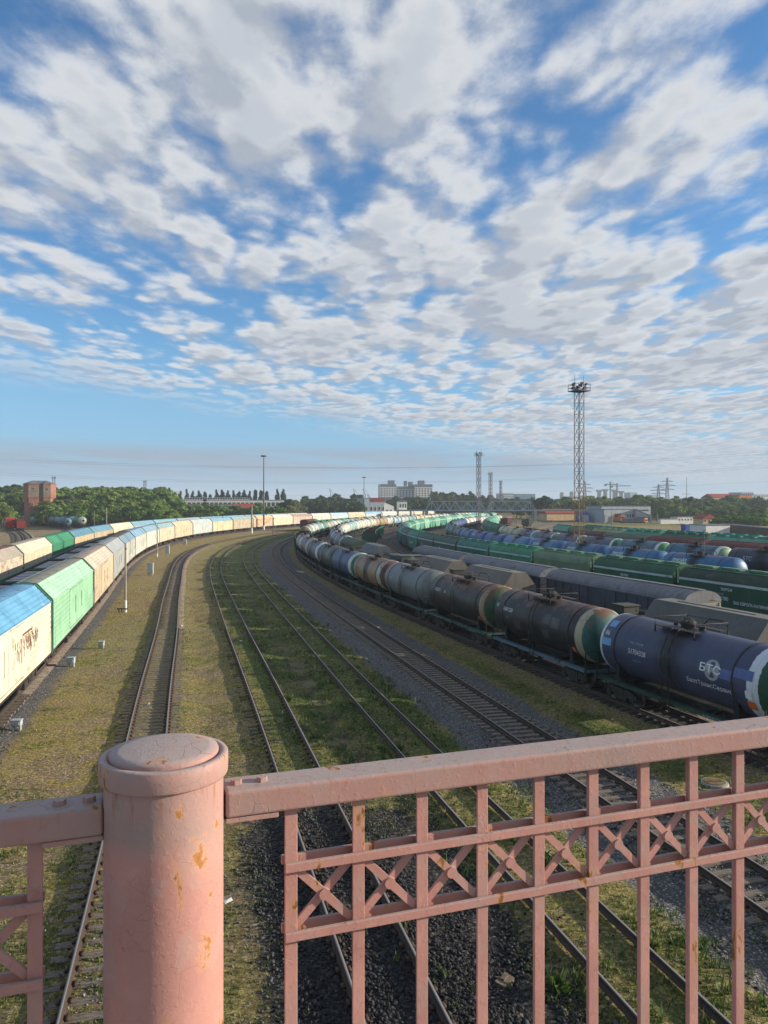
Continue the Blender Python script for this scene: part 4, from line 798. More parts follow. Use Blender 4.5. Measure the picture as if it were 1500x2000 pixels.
# --- side yard at the far left
train('S4',311,'the old tank row by trees','old tank wagons by the trees',tanks(['#4f8f72','#34609a','#4a7fb0','#3f7a8a','#30373a','#39424a'],9,))
S3=PATH['S3']
for i,(q,c,a) in enumerate(((S3.sz(300),'#4a6a78','dull blue'),(S3.sz(310),'#5f8f88','teal'),(S3.sz(320),'#54666c','slate'),(S3.sz(346),'#8f9698','pale grey'),(S3.sz(355.5),'#a0a4a4','silver grey'),(S3.sz(365),'#8b9396','ash grey'))):
    seat(T_,'S3',q,dict(col=c,rn=0,stain=.6,rust=.1,frame='#262a2a'),f'{a} old tank wagon on the side yard below the brick tower','old tank wagons below the brick tower')
seat(X_,'S2',PATH['S2'].sz(281),dict(size='s',col='#6f2620',roof='#5f2822',rust=.1,end='#7a2c24'),'red boxcar beside the red locomotive in the side yard',None,.92)
# lettering and marks on the wagons that are close enough to read
def mark(w,parent_name,name,mb,mat,loc=None):
    par=next((c for c in w.children if c.name.split('.')[0]==parent_name),w); o=place(name,mb.mesh(name,mat,False),par); o.matrix_parent_inverse=Matrix.Identity(4)
    if parent_name=='tank': o.location=(0,0,-2.8)
w=HW[0]
mark(w,'tank','wagon_number',on_tank(text_geo('51704328',.34,.95),2.75,2.78),WHITE); mark(w,'tank','wagon_number',on_tank(text_geo('86',.36),4.75,3.35),WHITE)
mark(w,'tank','small_print',on_tank(text_geo('64,6 т   27,9',.11),2.4,2.45),LPALE); mark(w,'tank','small_print',on_tank(text_geo('РЖД   РОССИЯ',.13),2.7,3.25),LPALE)
mark(w,'tank','blue_patch',on_tank(rect(.5,.42),4.72,3.75),SKYB); mark(w,'tank','blue_patch',on_tank(rect(.75,.36),4.9,2.85),SKYB)
mark(w,'tank','globe_emblem',on_tank(disc(.44),-2.78,3.08,lift=.010),PALE)
mark(w,'tank','company_letters',on_tank(text_geo('БТС',.46,1.35,.008),-2.05,2.95,lift=.03),WHITE)
mark(w,'tank','company_name',on_tank(text_geo('БалтТрансСервис',.27,1.12,.0),-1.25,2.32,lift=.015),WHITE)
mark(w,'tank','pale_panel',on_tank(rect(.85,.40),-3.15,2.85,lift=.014),flat_mat('faded_blue_panel',lin('#5a6796')),); mark(w,'tank','pale_panel',on_tank(rect(1.0,.4),-3.95,3.05,lift=.014),MATS['faded_blue_panel'])
mark(w,'tank','hazard_plate',on_tank(rect(.42,.36),-4.62,1.95,lift=.03),ORNG); mark(w,'tank','hazard_plate',on_tank(rect(.34,.3),-4.6,2.36,lift=.028),WHITE)
mark(w,'underframe','frame_number',on_wall(text_geo('51704328 БТС',.17),-2.2,.99,-1.435),LPALE)
w=HW[1]
mark(w,'tank','wagon_number',on_tank(text_geo('50401238',.36,.9),3.9,3.1),WHITE); mark(w,'tank','wagon_number',on_tank(text_geo('42',.32),4.85,3.25),WHITE); mark(w,'tank','small_print',on_tank(text_geo('22,9',.14),3.3,2.7),LPALE); mark(w,'tank','hazard_plate',on_tank(rect(.36,.3),-4.1,1.9,lift=.03),ORNG)
w=HW[2]; mark(w,'tank','wagon_number',on_tank(text_geo('50238371',.36,.9),3.9,3.1),WHITE); mark(w,'tank','wagon_number',on_tank(text_geo('30',.30),1.9,3.1),WHITE); mark(w,'tank','hazard_plate',on_tank(rect(.36,.3),-4.1,1.9,lift=.03),ORNG)
w=HW[3]; mark(w,'tank','wagon_number',on_tank(text_geo('51753702',.32,.9),3.7,2.9),LPALE)
w=HW[4]; mark(w,'tank','wagon_number',on_tank(text_geo('57206382',.3,.9),3.7,2.9),DARK)
for w,tx_,sz in((LW[0],'ЛУКОЙЛ',.55),(LW[1],'ЛУКОЙЛ',.55),(LW[2],'ЛУКОЙЛ',.55),(LW[3],'ЛУКОЙЛ',.55),(LW[6],'ЛУКОЙЛ',.5)): mark(w,'tank','company_name',on_tank(text_geo(tx_,sz,1.,.015),3.4,3.35,lift=.03),WHITE)
mark(MW[0],'tank','company_letters',on_tank(text_geo('БТС',.7,1.,.01),2.6,2.9,lift=.03),LPALE)
HX=-1.525
for i,(num) in ((0,'95099248'),(1,'95079483')):
    w=KW[i]
    mark(w,'hopper_body','wagon_number',on_wall(text_geo(num,.36,.9),1.2 if i==0 else 1.6,2.72,HX),WHITE)
    mark(w,'hopper_body','company_name',on_wall(text_geo('ЗАО ЕВРОПА-КАЛИНИНГРАД',.34,.95,.004),-.2,1.75,HX),WHITE)
    mark(w,'hopper_body','company_name',on_wall(text_geo('СОДРУЖЕСТВО',.36,.9,.006),2.9,1.95,HX),WHITE)
    mark(w,'hopper_body','company_name',on_wall(text_geo('ГРУППА КОМПАНИЙ',.22,.9),2.9,2.36,HX),LPALE)
    mark(w,'hopper_body','round_emblem',on_wall(disc(.3),3.35,2.25,HX),SKYB); mark(w,'hopper_body','round_emblem',on_wall(disc(.2),3.28,2.2,HX-.004),WHITE)
for i in(3,5,6,7):
    w=KW[i]; mark(w,'hopper_body','company_name',on_wall(text_geo('Содружество',.5,.95,.01),1.9,1.95,HX),WHITE if i in(3,7) else LPALE)
    mark(w,'hopper_body','round_emblem',on_wall(disc(.42),2.6,2.2,HX),WHITE); mark(w,'hopper_body','round_emblem',on_wall(disc(.33),2.5,2.2,HX-.004),flat_mat('emblem_blue',lin('#1f4f6f')) if 'emblem_blue' not in MATS else MATS['emblem_blue'])
def cross(): return [(-.25,-1.),(.25,-1.),(.25,-.25),(.8,-.25),(.8,.25),(.25,.25),(.25,1.),(-.25,1.),(-.25,.25),(-.8,.25),(-.8,-.25),(-.25,-.25)],[(0,1,2,11),(2,3,4,5),(11,2,5,8),(8,5,6,7),(10,11,8,9)]
for w,d in zip(CW,cc):
    if d.get('x'): mark(w,'side_wall','painted_cross',on_wall(cross(),4.5,2.75,1.545,1),TEALP)
rr=random.Random(21); b=MB()
for q in range(15):
    y=1.2+q*.37; z=2.75+rr.uniform(-.12,.12)-.01*q
    for j in range(4):
        a0=(1.55,y+rr.uniform(-.12,.22),z+rr.uniform(-.05,.75)); a1=(1.55,a0[1]+rr.uniform(-.16,.16),a0[2]-rr.uniform(.1,.55)); b.bar(a0,a1,.05,.012,up=(1,0,0))
b.box((1.548,4.0,3.42),(.01,2.2,.10)); mark(CW[0],'side_wall','brown_graffiti',b,BROWNP)
# ---------------------------------------------------------------- trees
def leaf_mat(name,c0,c1):
    m,g=newmat(name); P=g.pos(); r=g.rnd(); n=g.noise(P,.35,3,.6); n2=g.noise(P,2.5,2,.6)
    c=g.mix(g.mr(n,.3,.7),c0,c1); c=g.mix(g.mr(n2,.4,.75),c,g.v('SCALE',c,sc=1.5)); c=g.v('MULTIPLY',c,g.comb(g.mr(r,0,1,.75,1.3),g.mr(r,0,1,.85,1.15),.9))
    b=g.n('ShaderNodeBsdfPrincipled',Base_Color=c,Roughness=.75); b.inputs['Specular IOR Level'].default_value=.2
    tl=g.n('ShaderNodeBsdfTranslucent',Color=g.v('SCALE',c,sc=1.2)); mx=g.n('ShaderNodeMixShader',i0=.22,i1=b,i2=tl); o=g.n('ShaderNodeOutputMaterial'); g.nt.links.new(mx.outputs[0],o.inputs[0]); return m
LEAF=leaf_mat('broad_leaves',(.046,.09,.018),(.15,.22,.048)); LEAFD=leaf_mat('dark_poplar_leaves',(.022,.048,.017),(.06,.098,.034)); LEAFB=leaf_mat('bright_bush_leaves',(.045,.105,.016),(.115,.19,.036)); LEAFG=leaf_mat('grey_green_leaves',(.06,.085,.035),(.13,.155,.07))
BARK=simple_mat('tree_bark',(.03,.024,.018),(.10,.08,.06),4.,.9,.6,.05,stretch=(1,1,.3))
def crown_geo(seed,n,lobes,shape,leaf):
    r=np.random.default_rng(seed); C=[];
    for k in range(lobes):
        a=r.uniform(0,2*PI); zz=r.uniform(0,1); rad=shape(zz)*r.uniform(.15,.8); C.append((rad*math.cos(a),rad*math.sin(a),zz,shape(zz)*r.uniform(.28,.55)+.04))
    C=np.array(C); pick=r.integers(0,lobes,n); d=r.normal(size=(n,3)); d/=np.linalg.norm(d,axis=1)[:,None]; d[:,2]=np.abs(d[:,2])*np.where(r.random(n)<.7,1,-1)
    rr=C[pick,3]*(.55+.5*r.random(n)**.5); p=C[pick,:3]+d*rr[:,None]*np.array([1,1,.62])
    nrm=d+r.normal(size=(n,3))*.45; nrm/=np.linalg.norm(nrm,axis=1)[:,None]; t=np.cross(nrm,r.normal(size=(n,3))); t/=np.linalg.norm(t,axis=1)[:,None]; b_=np.cross(nrm,t)
    s=(leaf*(.6+.9*r.random(n)))[:,None]; s2=s*r.uniform(.5,1.,(n,1)); return p,t*s,b_*s2,C
def tree_mesh(seed,h,w,n=900,lobes=16,leaf=.55,shape=None,mat=None,base=.18):
    shape=shape or (lambda z: .5*math.sin(PI*min(1,max(0,.12+.86*z)))**.7)
    p,t,b_,C=crown_geo(seed,n,lobes,shape,1.); sc=np.array([w,w,h*(1-base)*.86]); of=np.array([0,0,h*base+.05*h])
    P=p*sc+of; t=t*leaf; b_=b_*leaf
    V=np.stack([P-t-b_,P+t-b_*.6,P+t*.7+b_,P-t*.8+b_*.9],1).reshape(-1,3); F=np.arange(len(V)).reshape(-1,4)
    cm=npmesh('crown',V,F,mat or LEAF); tr=MB(); r=random.Random(seed); tr.cyl((0,0,-.4),(0,0,h*.55),.028*h*.7+.06,.05,7)
    for k in range(4):
        c=C[k]; z0=h*r.uniform(.2,.4); tr.cyl((0,0,z0),(c[0]*w*.7,c[1]*w*.7,h*base+c[2]*h*.6),.012*h*.7+.03,.02,5)
    return cm,tr.mesh('trunk',BARK)
TP={'broad':[tree_mesh(s,12,w,3000,26,.30) for s,w in((1,10),(2,11.5),(3,9),(4,12.5),(5,10.5))],'grey':[tree_mesh(s,12,w,2600,22,.30,mat=LEAFG) for s,w in((11,9),(12,8))],
 'poplar':[tree_mesh(s,16,w,2200,44,.34,lambda z:.5*max(0,1-abs(2*z-.95)**3.2)**.7,LEAFD,.06) for s,w in((21,3.6),(22,3.1),(23,4.2))],'dark':[tree_mesh(s,12,w,2600,24,.32,mat=LEAFD) for s,w in((31,9.5),(32,8),(33,11))],
 'bush':[tree_mesh(s,5,w,1500,16,.22,mat=LEAFB,base=.0) for s,w in((41,6.5),(42,7.5),(43,5.5))],'conifer':[tree_mesh(51,14,7,900,20,.45,lambda z:.5*(1.02-z),LEAFD,.08)]}
TH={'broad':12,'grey':12,'poplar':16,'dark':12,'bush':5,'conifer':14}
def pt(x,y,z): return (x-750)/1500*z
rt=random.Random(99)
def tree(kind,X,Z,top,label,group,wsc=1.,name='tree'):
    k=rt.randrange(len(TP[kind])); cm,tm=TP[kind][k]; t=thing(name,label,'bush' if kind=='bush' else 'tree',(X,Z,-.3),rt.uniform(0,6.28),group)
    s=top/TH[kind]; t.scale=(s*wsc*rt.uniform(.9,1.12),s*wsc*rt.uniform(.9,1.12),s); place('crown',cm,t); 
    if kind!='bush': place('trunk',tm,t)
def trees(kind,x0,x1,step,Z0,Z1,y0,y1,label,group,wsc=1.,name='tree'):
    x=x0
    while x<x1:
        Z=rt.uniform(Z0,Z1); top=CH+(982-rt.uniform(y0,y1))*Z/1500+.3; tree(kind,pt(x,0,Z),Z,max(2.,top),label,group,wsc,name); x+=step*rt.uniform(.7,1.3)
g1='trees of the wood behind the side yard'
trees('dark',-12,50,9,395,430,942,950,'dark tall tree of the wood beyond the brick tower',g1)
trees('broad',-10,60,11,372,390,955,968,'leafy tree of the wood beyond the brick tower',g1)
for a,b_,c_ in((104,320,8),(100,330,9)): trees('broad',a,b_,c_,395,455,947,958,'tall leafy tree at the back of the wood right of the brick tower','back trees of the wood')
trees('broad',104,322,8,358,392,955,968,'leafy tree standing in the middle of the wood','middle trees of the wood')
trees('grey',110,320,34,352,372,962,974,'paler grey-green tree at the front of the wood','pale trees of the wood')
trees('broad',90,330,13,338,352,972,986,'small leafy tree at the front edge of the wood','front trees of the wood')
trees('bush',92,345,10,334,346,985,996,'bright bush along the front edge of the wood','bushes before the wood',1.,'bush')
tree('broad',pt(4,0,330),330,CH+(982-985)*330/1500+1.5,'small round tree beside the red locomotive',None); tree('bush',pt(22,0,335),335,8,'round bush between the red locomotive and the brick tower',None,1.,'bush')
tree('conifer',pt(200,0,470),470,CH+36*470/1500,'pointed dark conifer rising above the wood',None)
xs=[163,222,272,322,372,427,478,528,575,628,678,727,776,825,867,918,964,1012,1063,1152,1205]; ys=[84,86,125,115,97,115,110,118,142,102,102,110,108,118,106,114,98,105,112,97,98]
for i,(a,b_) in enumerate(zip(xs,ys)): Z=600; tree('poplar',pt(280+a/4.412,0,Z),Z,CH+(982-930-b_/4.412)*Z/1500+.3,f'slim dark poplar, {ORD[i]} from the left in the row above the factory roof','poplars above the factory roof',.86,'poplar_tree')
trees('bush',328,470,7,375,395,984,990,'bush of the hedge before the white factory','hedge bushes before the factory',1.3,'bush')
trees('bush',470,545,7,372,390,986,992,'bush behind the white wagons by the tall lamp mast','hedge bushes before the factory',1.2,'bush')
tree('conifer',pt(400,0,420),420,CH+(982-972)*420/1500,'single dark conifer standing before the white factory',None,1.3); tree('broad',pt(505,0,430),430,CH+(982-978)*430/1500,'small tree against the factory end beside the lamp mast',None)
for x,y in((555,978),(567,972),(578,974),(562,985)): tree('grey',pt(x,0,400),400+rt.uniform(-8,8),CH+(982-y)*400/1500,'grey-green tree of the clump at the factory end','clump of trees at the factory end',1.1)
trees('dark',585,712,10,520,600,962,975,'dark tree of the belt between the factory and the grey-white works','dark tree belt before the works'); trees('dark',585,705,9,450,480,975,986,'low dark tree of the belt between the factory and the works','low dark trees before the works')
trees('dark',762,850,8,560,640,966,978,'dark tree below the apartment block','trees below the apartment block'); trees('poplar',845,925,7,700,760,955,966,'slim dark tree rising behind the truss bridge','slim trees behind the truss bridge',1.8); trees('dark',770,1045,9,500,560,972,982,'dark tree right behind the truss bridge','low trees behind the truss bridge'); trees('dark',925,1050,14,640,700,964,975,'far dark tree seen over the truss bridge','far trees over the truss bridge')
tree('dark',pt(1062,0,470),470,CH+(982-966)*470/1500,'large round dark tree at the end of the truss bridge',None,1.5); tree('dark',pt(1052,0,480),480,CH+9*.32,'smaller dark tree at the end of the truss bridge',None,1.2)
trees('broad',1075,1200,9,540,600,966,976,'tree of the green belt left of the depot halls','trees left of the depot halls',1.2); trees('dark',1060,1165,9,480,520,976,986,'dark low tree left of the depot halls','low trees left of the depot halls',1.1)
tree('broad',pt(1246,0,560),560,CH+(982-964)*560/1500,'tall round tree rising right behind the depot hall',None,1.5)
trees('broad',1210,1480,10,520,610,966,978,'tree of the green belt behind the depot yard','trees behind the depot yard',1.2); trees('grey',1280,1400,16,470,500,972,986,'pale willow-like tree behind the white sheds','pale trees behind the sheds',1.2); trees('broad',1275,1500,9,440,480,984,994,'low leafy tree at the edge of the depot yard','low trees of the depot yard',1.1)
tree('poplar',pt(1350,0,500),500,CH+(982-966)*500/1500,'narrow pointed poplar standing above the depot trees',None,1.8,'poplar_tree'); trees('bush',1400,1520,9,330,380,1000,1012,'bush beside the old wooden sheds','bushes beside the sheds',1.5,'bush')
trees('dark',1480,1560,12,560,620,966,976,'dark tree beyond the orange building','trees beyond the orange building')
fw=[]; 
# ---------------------------------------------------------------- buildings
def wallm(name,h0,h1,sc=.6): return simple_mat(name,lin(h0),lin(h1),sc,.85,.1)
BRICKT,g=newmat('red_brick'); bt=g.n('ShaderNodeTexBrick',Vector=g.v('MULTIPLY',g.objc(),(1,1,1)),Scale=1.,Color1=(.33,.135,.08,1),Color2=(.44,.20,.125,1),Mortar=(.32,.25,.2,1)); bt.inputs['Brick Width'].default_value=.5; bt.inputs['Row Height'].default_value=.16; bt.inputs['Mortar Size'].default_value=.015
nb=g.noise(g.pos(),.35,5,.65); cc_=g.mix(g.mr(nb,.3,.75),g.v('MULTIPLY',bt.outputs[0],(.62,.6,.6)),bt.outputs[0]); g.out(cc_,.9,spec=.2)
GLASS,g=newmat('dark_window_glass'); g.out(g.mix(g.noise(g.pos(),.6,2),(.02,.028,.035),(.07,.085,.10)),.12,spec=.6)
WPLAST=wallm('white_plaster','#c9c7c0','#e2e0da'); GPLAST=wallm('grey_cladding','#8d959b','#a5adb3'); DPLAST=wallm('dark_grey_render','#5d6268','#747a80'); REDR=wallm('red_roof','#7a2f26','#9a4334',2.); GREYR=wallm('grey_roof_felt','#54565a','#77797c'); ORANGE=wallm('orange_plaster','#b5623a','#cc7b4e'); CREAM=wallm('cream_plaster','#b79a6a','#cdb284'); CONC=wallm('raw_concrete','#8b887f','#aaa79e',2.); BLUEP=wallm('blue_panel','#1f3f86','#2c55a0'); TEALG=wallm('teal_glass_front','#3f6e80','#5f8fa0'); STEELB=wallm('bridge_steel','#858f96','#a3adb4',2.); WOODS=wallm('weathered_boards','#4f463c','#6f6557',3.); RUSTY=wallm('rust_brown_steel','#5a4430','#86704c',3.); MASTG=wallm('mast_grey_steel','#4a4c50','#70737a',3.); PALEP=wallm('pale_concrete_pole','#77716a','#9d968a',2.); WHITEP=wallm('white_paint_band','#c9c9c4','#dededa',2.); YELL=wallm('yellow_crane_paint','#b58a1e','#d0a536',2.); REDL=wallm('red_loco_paint','#a3201c','#c42d25',2.); DKR=wallm('oxide_red_paint','#5a2520','#74332b',2.)
def building(name,label,cat,x0,x1,ytop,Z,depth,wall,roofm=None,ybase=None,ry=17,storeys=0,cols=0,winw=.55,winh=.5,z0=-.4,gable=None,group=None):
    X0,X1=pt(x0,0,Z),pt(x1,0,Z); top=CH+(982-ytop)*Z/1500; t=thing(name,label,cat,((X0+X1)/2,Z+depth/2,0),R(ry),group); w=X1-X0
    b=MB(); b.box((0,0,(top+z0)/2),(w,depth,top-z0)); b.build('wall',wall,t)
    if gable is None: MB().box((0,0,top+.12),(w+.4,depth+.4,.24)).build('roof',roofm or GREYR,t)
    else: MB().prism([(-w/2-.4,top-.05),(w/2+.4,top-.05),(w/2+.4,top+.1),(0,top+gable),(-w/2-.4,top+.1)],-depth/2-.4,depth/2+.4).build('roof',roofm or GREYR,t) if gable>0 else MB().prism([(-depth/2-.4,top-.05),(depth/2+.4,top-.05),(depth/2+.4,top+.1),(0,top-gable),(-depth/2-.4,top+.1)],-w/2-.4,w/2+.4,axis='x').build('roof',roofm or GREYR,t)
    if storeys: windows(t,w,depth,top,storeys,cols,winw,winh)
    return t,w,top
WIN=0
def windows(t,w,depth,top,storeys,cols,ww,wh,z0=.3,lim=40):
    sh=(top-z0)/storeys; cw=w/cols; many=storeys*cols>lim
    m=MB()
    for s in range(storeys):
        for c in range(cols):
            x=-w/2+cw*(c+.5); z=z0+sh*(s+.55); 
            if many: m.box((x,-depth/2-.02,z),(cw*ww,.06,sh*wh))
            else:
                f=MB().box((x,-depth/2-.03,z),(cw*ww+.16,.10,sh*wh+.16)).build('window',WPLAST,t); MB().box((x,-depth/2-.09,z),(cw*ww,.04,sh*wh)).build('pane',GLASS,f)
    if many: o=m.build('windows',GLASS,t); o['kind']='stuff'
# brick tower
Z=350; t=thing('brick_tower','old red brick water tower with two turrets rising over the wood','tower',(pt(77,0,Z),Z,0),R(20))
pl=[(-6.6,5),(-6.6,-1.0),(-4.3,-3.2),(0,-3.2),(0,-1.6),(1.9,-1.6),(1.9,-3.2),(4.9,-3.2),(6.7,-1.0),(6.7,5)]; ht=CH+(982-945)*Z/1500
MB().prism([(x*.955,y*.955) for x,y in pl],-.4,12.6,axis='z').prism(pl,12.6,ht,axis='z').prism([(x*1.02,y*1.02) for x,y in pl],12.4,12.9,axis='z').prism([(x*1.03,y*1.03) for x,y in pl],ht-.5,ht,axis='z').build('wall',BRICKT,t)
b=MB(); n=len(pl); b.add([(x*1.05,y*1.05,ht) for x,y in pl]+[(-3,1,ht+1.5),(3,1,ht+1.5)],[(i,(i+1)%n,n if i in(0,1,2,3) or i==9 and 0 else n+1) for i in range(n-1)]+[(9,0,n),(9,n,n+1),(3,n,n+1)]); b.build('roof',GREYR,t)
for x,z in((-2.2,16.6),(3.4,16.4),(-2.6,9.5),(-2.6,5.5),(3.2,9.3)):
    f=MB().box((x,-3.24,z),(.95,.12,1.15)).build('window',CREAM,t); MB().box((x,-3.29,z),(.75,.06,.95)).build('pane',GLASS,f)
# factory
t,w,top=building('factory','long white factory with window bands beyond the left hedge','factory',328,548,977,470,18,WPLAST,ry=12,storeys=2,cols=26,winw=.7,winh=.42)
def upper(x0,x1,y1,Z,z0,m,cols): 
    X0,X1=pt(x0,0,Z)-t.location.x,pt(x1,0,Z)-t.location.x; zt=CH+(982-y1)*Z/1500; MB().box(((X0+X1)/2,0,(z0+zt)/2),(X1-X0,10,zt-z0)).build('roof_lantern',m,t); mm=MB()
    for c in range(cols): mm.box((X0+(X1-X0)*(c+.5)/cols,-5.02,(z0+zt)/2+.1),((X1-X0)/cols*.78,.08,(zt-z0)*.62))
    mm.build('windows',GLASS,t)
upper(356,482,972.0,470,top+.24,WPLAST,26); upper(482,546,976,470,top+.24,WPLAST,14)
MB().box((-8,-9.1,9.3),(58,.3,.6)).build('dark_band',DPLAST,t)
building('white_block','white flat-topped building peeping between the poplars','building',322,348,961,680,14,WPLAST,storeys=3,cols=4)
building('shed','low shed with a red roof before the factory end','shed',452,492,995,400,10,WPLAST,REDR,gable=-3.0); building('shed','small grey-roofed shed next to the red-roofed shed','shed',428,458,996,395,10,GPLAST,GREYR,gable=-2.6); building('shed','red-roofed hut behind the tall lamp mast','shed',520,545,999,392,8,WPLAST,REDR,gable=-2.2)
# apartment block
Z=900; t=thing('apartment_block','large grey and white apartment block on the skyline','building',(pt(791,0,Z),Z,0),R(10))
for (x0,x1,y1,dz,ma,mb_) in((740,771,946,0,WPLAST,DPLAST),(771,808,950,4,GPLAST,DPLAST),(808,843,946,0,WPLAST,DPLAST)):
    X0,X1=pt(x0,0,Z)-t.location.x,pt(x1,0,Z)-t.location.x; zt=CH+(982-y1)*Z/1500; zm=zt*.52; c_=(X0+X1)/2; w=X1-X0
    MB().box((c_,dz,(zm-.4)/2),(w,16,zm+.4)).build('lower_wall',mb_,t); MB().box((c_,dz,(zm+zt)/2),(w-.02,16,zt-zm)).build('upper_wall',ma,t); MB().box((c_,dz-8.1,zt-1.6),(w,.3,3.2)).build('attic_band',DPLAST,t)
    m=MB()
    for s in range(10):
        for c in range(6): m.box((X0+w*(c+.5)/6,dz-8.04,2+s*(zt-6)/10+1.2),(w/6*.5,.12,1.5))
    o=m.build('windows',GLASS,t); o['kind']='stuff'
for x0,x1,y1 in((758,770,940),(790,795,941),(799,806,943),(818,830,940)):
    X0,X1=pt(x0,0,Z)-t.location.x,pt(x1,0,Z)-t.location.x; MB().box(((X0+X1)/2,2,CH+(982-y1)*Z/1500-2),(X1-X0,6,6)).build('roof_plant',DPLAST,t)
# works, signal box
Z=470; t,w,top=building('works_building','grey-white works with tall windows and a red roof panel','building',702,744,973,Z,16,GPLAST); MB().box((w*.17,-8.1,top-1.2),(w*.66,.25,2.1)).build('red_panel',REDR,t)
for i in range(4):
    for z in(3.0,6.6): f=MB().box((-w*.12+i*2.5,-8.05,z),(1.25,.14,2.7)).build('window',WPLAST,t); MB().box((-w*.12+i*2.5,-8.12,z),(1.0,.05,2.4)).build('pane',GLASS,f)
X0=w/2; X1=pt(764,0,Z)-t.location.x; MB().prism([(X0+.01,-.4),(X1,-.4),(X1,8.0),(X0+.01,10.4)],-7.9,7.9).build('side_wing',WPLAST,t)
for i in range(2): f=MB().box((X0+2.+i*2.4,-7.95,4.6),(1.,.14,3.)).build('window',WPLAST,t); MB().box((X0+2.+i*2.4,-8.02,4.6),(.8,.05,2.7)).build('pane',GLASS,f)
t,w,top=building('signal_box','small white two-storey signal box before the dark trees','building',777,793,980,480,5,WPLAST,GREYR,storeys=2,cols=3,winw=.55,winh=.45,gable=1.2)
# truss bridge
Z=420; t=thing('truss_bridge','grey steel truss bridge of two spans across the far tracks','bridge',(0,Z,0)); zb,zt=CH+(982-997)*Z/1500,CH+(982-979)*Z/1500
for sp,(x0,x1) in enumerate(((831,948),(950,1046))):
    X0,X1=pt(x0,0,Z),pt(x1,0,Z); n=10 if sp==0 else 8; b=MB()
    for y in(-3,3):
        b.bar((X0,y,zb),(X1,y,zb),.5,.6); st=(X1-X0)/n; b.bar((X0+st,y,zt),(X1-st,y,zt),.45,.45)
        for k in range(n):
            a=X0+k*st; q=(k%2==0); b.bar((a,y,zb if q else zt),(a+st,y,zt if q else zb),.32); 
            if 0<k<n: b.bar((a,y,zb),(a,y,zt),.2)
    for k in range(1,n): b.bar((X0+k*st,-3,zt),(X0+k*st,3,zt),.25)
    b.box(((X0+X1)/2,0,zb+.2),(X1-X0,5.6,.3)); b.build('truss_span',STEELB,t)
    d=MB(); 
    for x in(X0+.6,X1-.6): d.box((x,0,(zb-.3)/2-.2),(1.6,7,zb-.3+.4))
    d.build('bridge_pier',CONC,t)
X0,X1=pt(1046,0,Z),pt(1250,0,Z); MB().box(((X0+X1)/2,0,zb),(X1-X0,6,.8)).build('approach_deck',CONC,t); X2=pt(770,0,Z); MB().box(((X2+pt(831,0,Z))/2,0,zb),(pt(831,0,Z)-X2,6,.8)).build('approach_deck',CONC,t)
for x in np.arange(X2+2,pt(831,0,Z),7): MB().box((x,0,zb/2-.4),(.8,5,zb-.0)).build('bridge_pier',CONC,t)
building('retaining_wall','sunlit cream concrete wall low behind the truss bridge','wall',915,1030,1001.5,520,1,CREAM,ry=8)
t=thing('concrete_abutment','pale sloping concrete abutment block under the truss bridge','block',(pt(889,0,400),400,-.4)); MB().prism([(-2.5,0),(2.5,0),(2.2,4.4),(.6,5.6),(-.4,4.0)],-3,3).build('block',WPLAST,t)
# right-hand depot
t,w,top=building('depot_hall','large grey depot hall with a flat roof at the right','hall',1160,1271,989,425,16,GPLAST); MB().box((w*.36,-8.05,top-2.2),(w*.2,.12,.8)).build('window',GLASS,t)
t,w,top=building('depot_hall','lower grey front hall with a brown gate before the large hall','hall',1168,1244,995,405,14,GPLAST,storeys=0)
MB().box((-w*.10,-7.05,2.3),(4.,.16,4.4)).build('gate',DKR,t); MB().box((-w*.36,-7.05,2.),(5.,.12,3.8)).build('gate',CONC,t)
for i in range(4): f=MB().box((w*.12+i*1.5,-7.05,3.4),(1.2,.14,2.2)).build('window',WPLAST,t); MB().box((w*.12+i*1.5,-7.12,3.4),(.95,.05,1.9)).build('pane',GLASS,f)
t=thing('depot_annex','grey annex with a slanting roof at the hall end','building',(pt(1258,0,404),404+6,0)); MB().prism([(-4.1,-.4),(4.1,-.4),(4.1,3.2),(-4.1,6.4)],-6,6).build('wall',GPLAST,t); MB().prism([(-4.2,6.42),(4.4,3.1),(4.4,3.35),(-4.2,6.67)],-6.3,6.3).build('roof',GREYR,t); MB().box((1.2,-6.05,1.8),(3.6,.12,2.)).build('window',DKR,t)
building('long_shed','long low shed with a brick-red roof behind the tall mast','shed',1060,1122,1003,440,10,CREAM,REDR,gable=-2.6)
Z=415; t=thing('round_hangar','small round-topped blue hangar beside the tall mast','hangar',(pt(1139,0,Z),Z,-.4)); MB().prism([(3.1*math.cos(a),6.2*math.sin(a)) for a in np.linspace(0,PI,15)],-5,5,sm=False).build('shell',BLUEP,t); MB().box((0,-5.05,2.),(3.2,.1,4.)).build('door',GPLAST,t)
t,w,top=building('white_office','long white single-storey hut by the depot yard','building',1317,1365,1010,385,6,WPLAST,GREYR,storeys=1,cols=7,winw=.35,winh=.3)
building('white_container','white container with rusty ends beside the yard hut','container',1286,1325,1014,380,2.6,WPLAST)
t,w,top=building('yard_house','small house with a bright red gabled roof','house',1367,1396,1013,370,7,CREAM,REDR,gable=2.2,storeys=1,cols=3,winw=.4,winh=.35)
building('blue_kiosk','small bright blue kiosk with a white roof in the yard','kiosk',1336,1348,1024,270,2.4,BLUEP,WPLAST)
t,w,top=building('brick_store','long whitewashed store with a flat roof near the sheds','building',1368,1424,1026,255,8,WPLAST,GREYR)
for i in range(7): building('wooden_shed',f'weathered wooden shed, {ORD[i]} in the row at the right edge','shed',1424+i*13,1436+i*13,1025+i*1.3,262-i*4,7,WOODS,GREYR,group='row of wooden sheds')
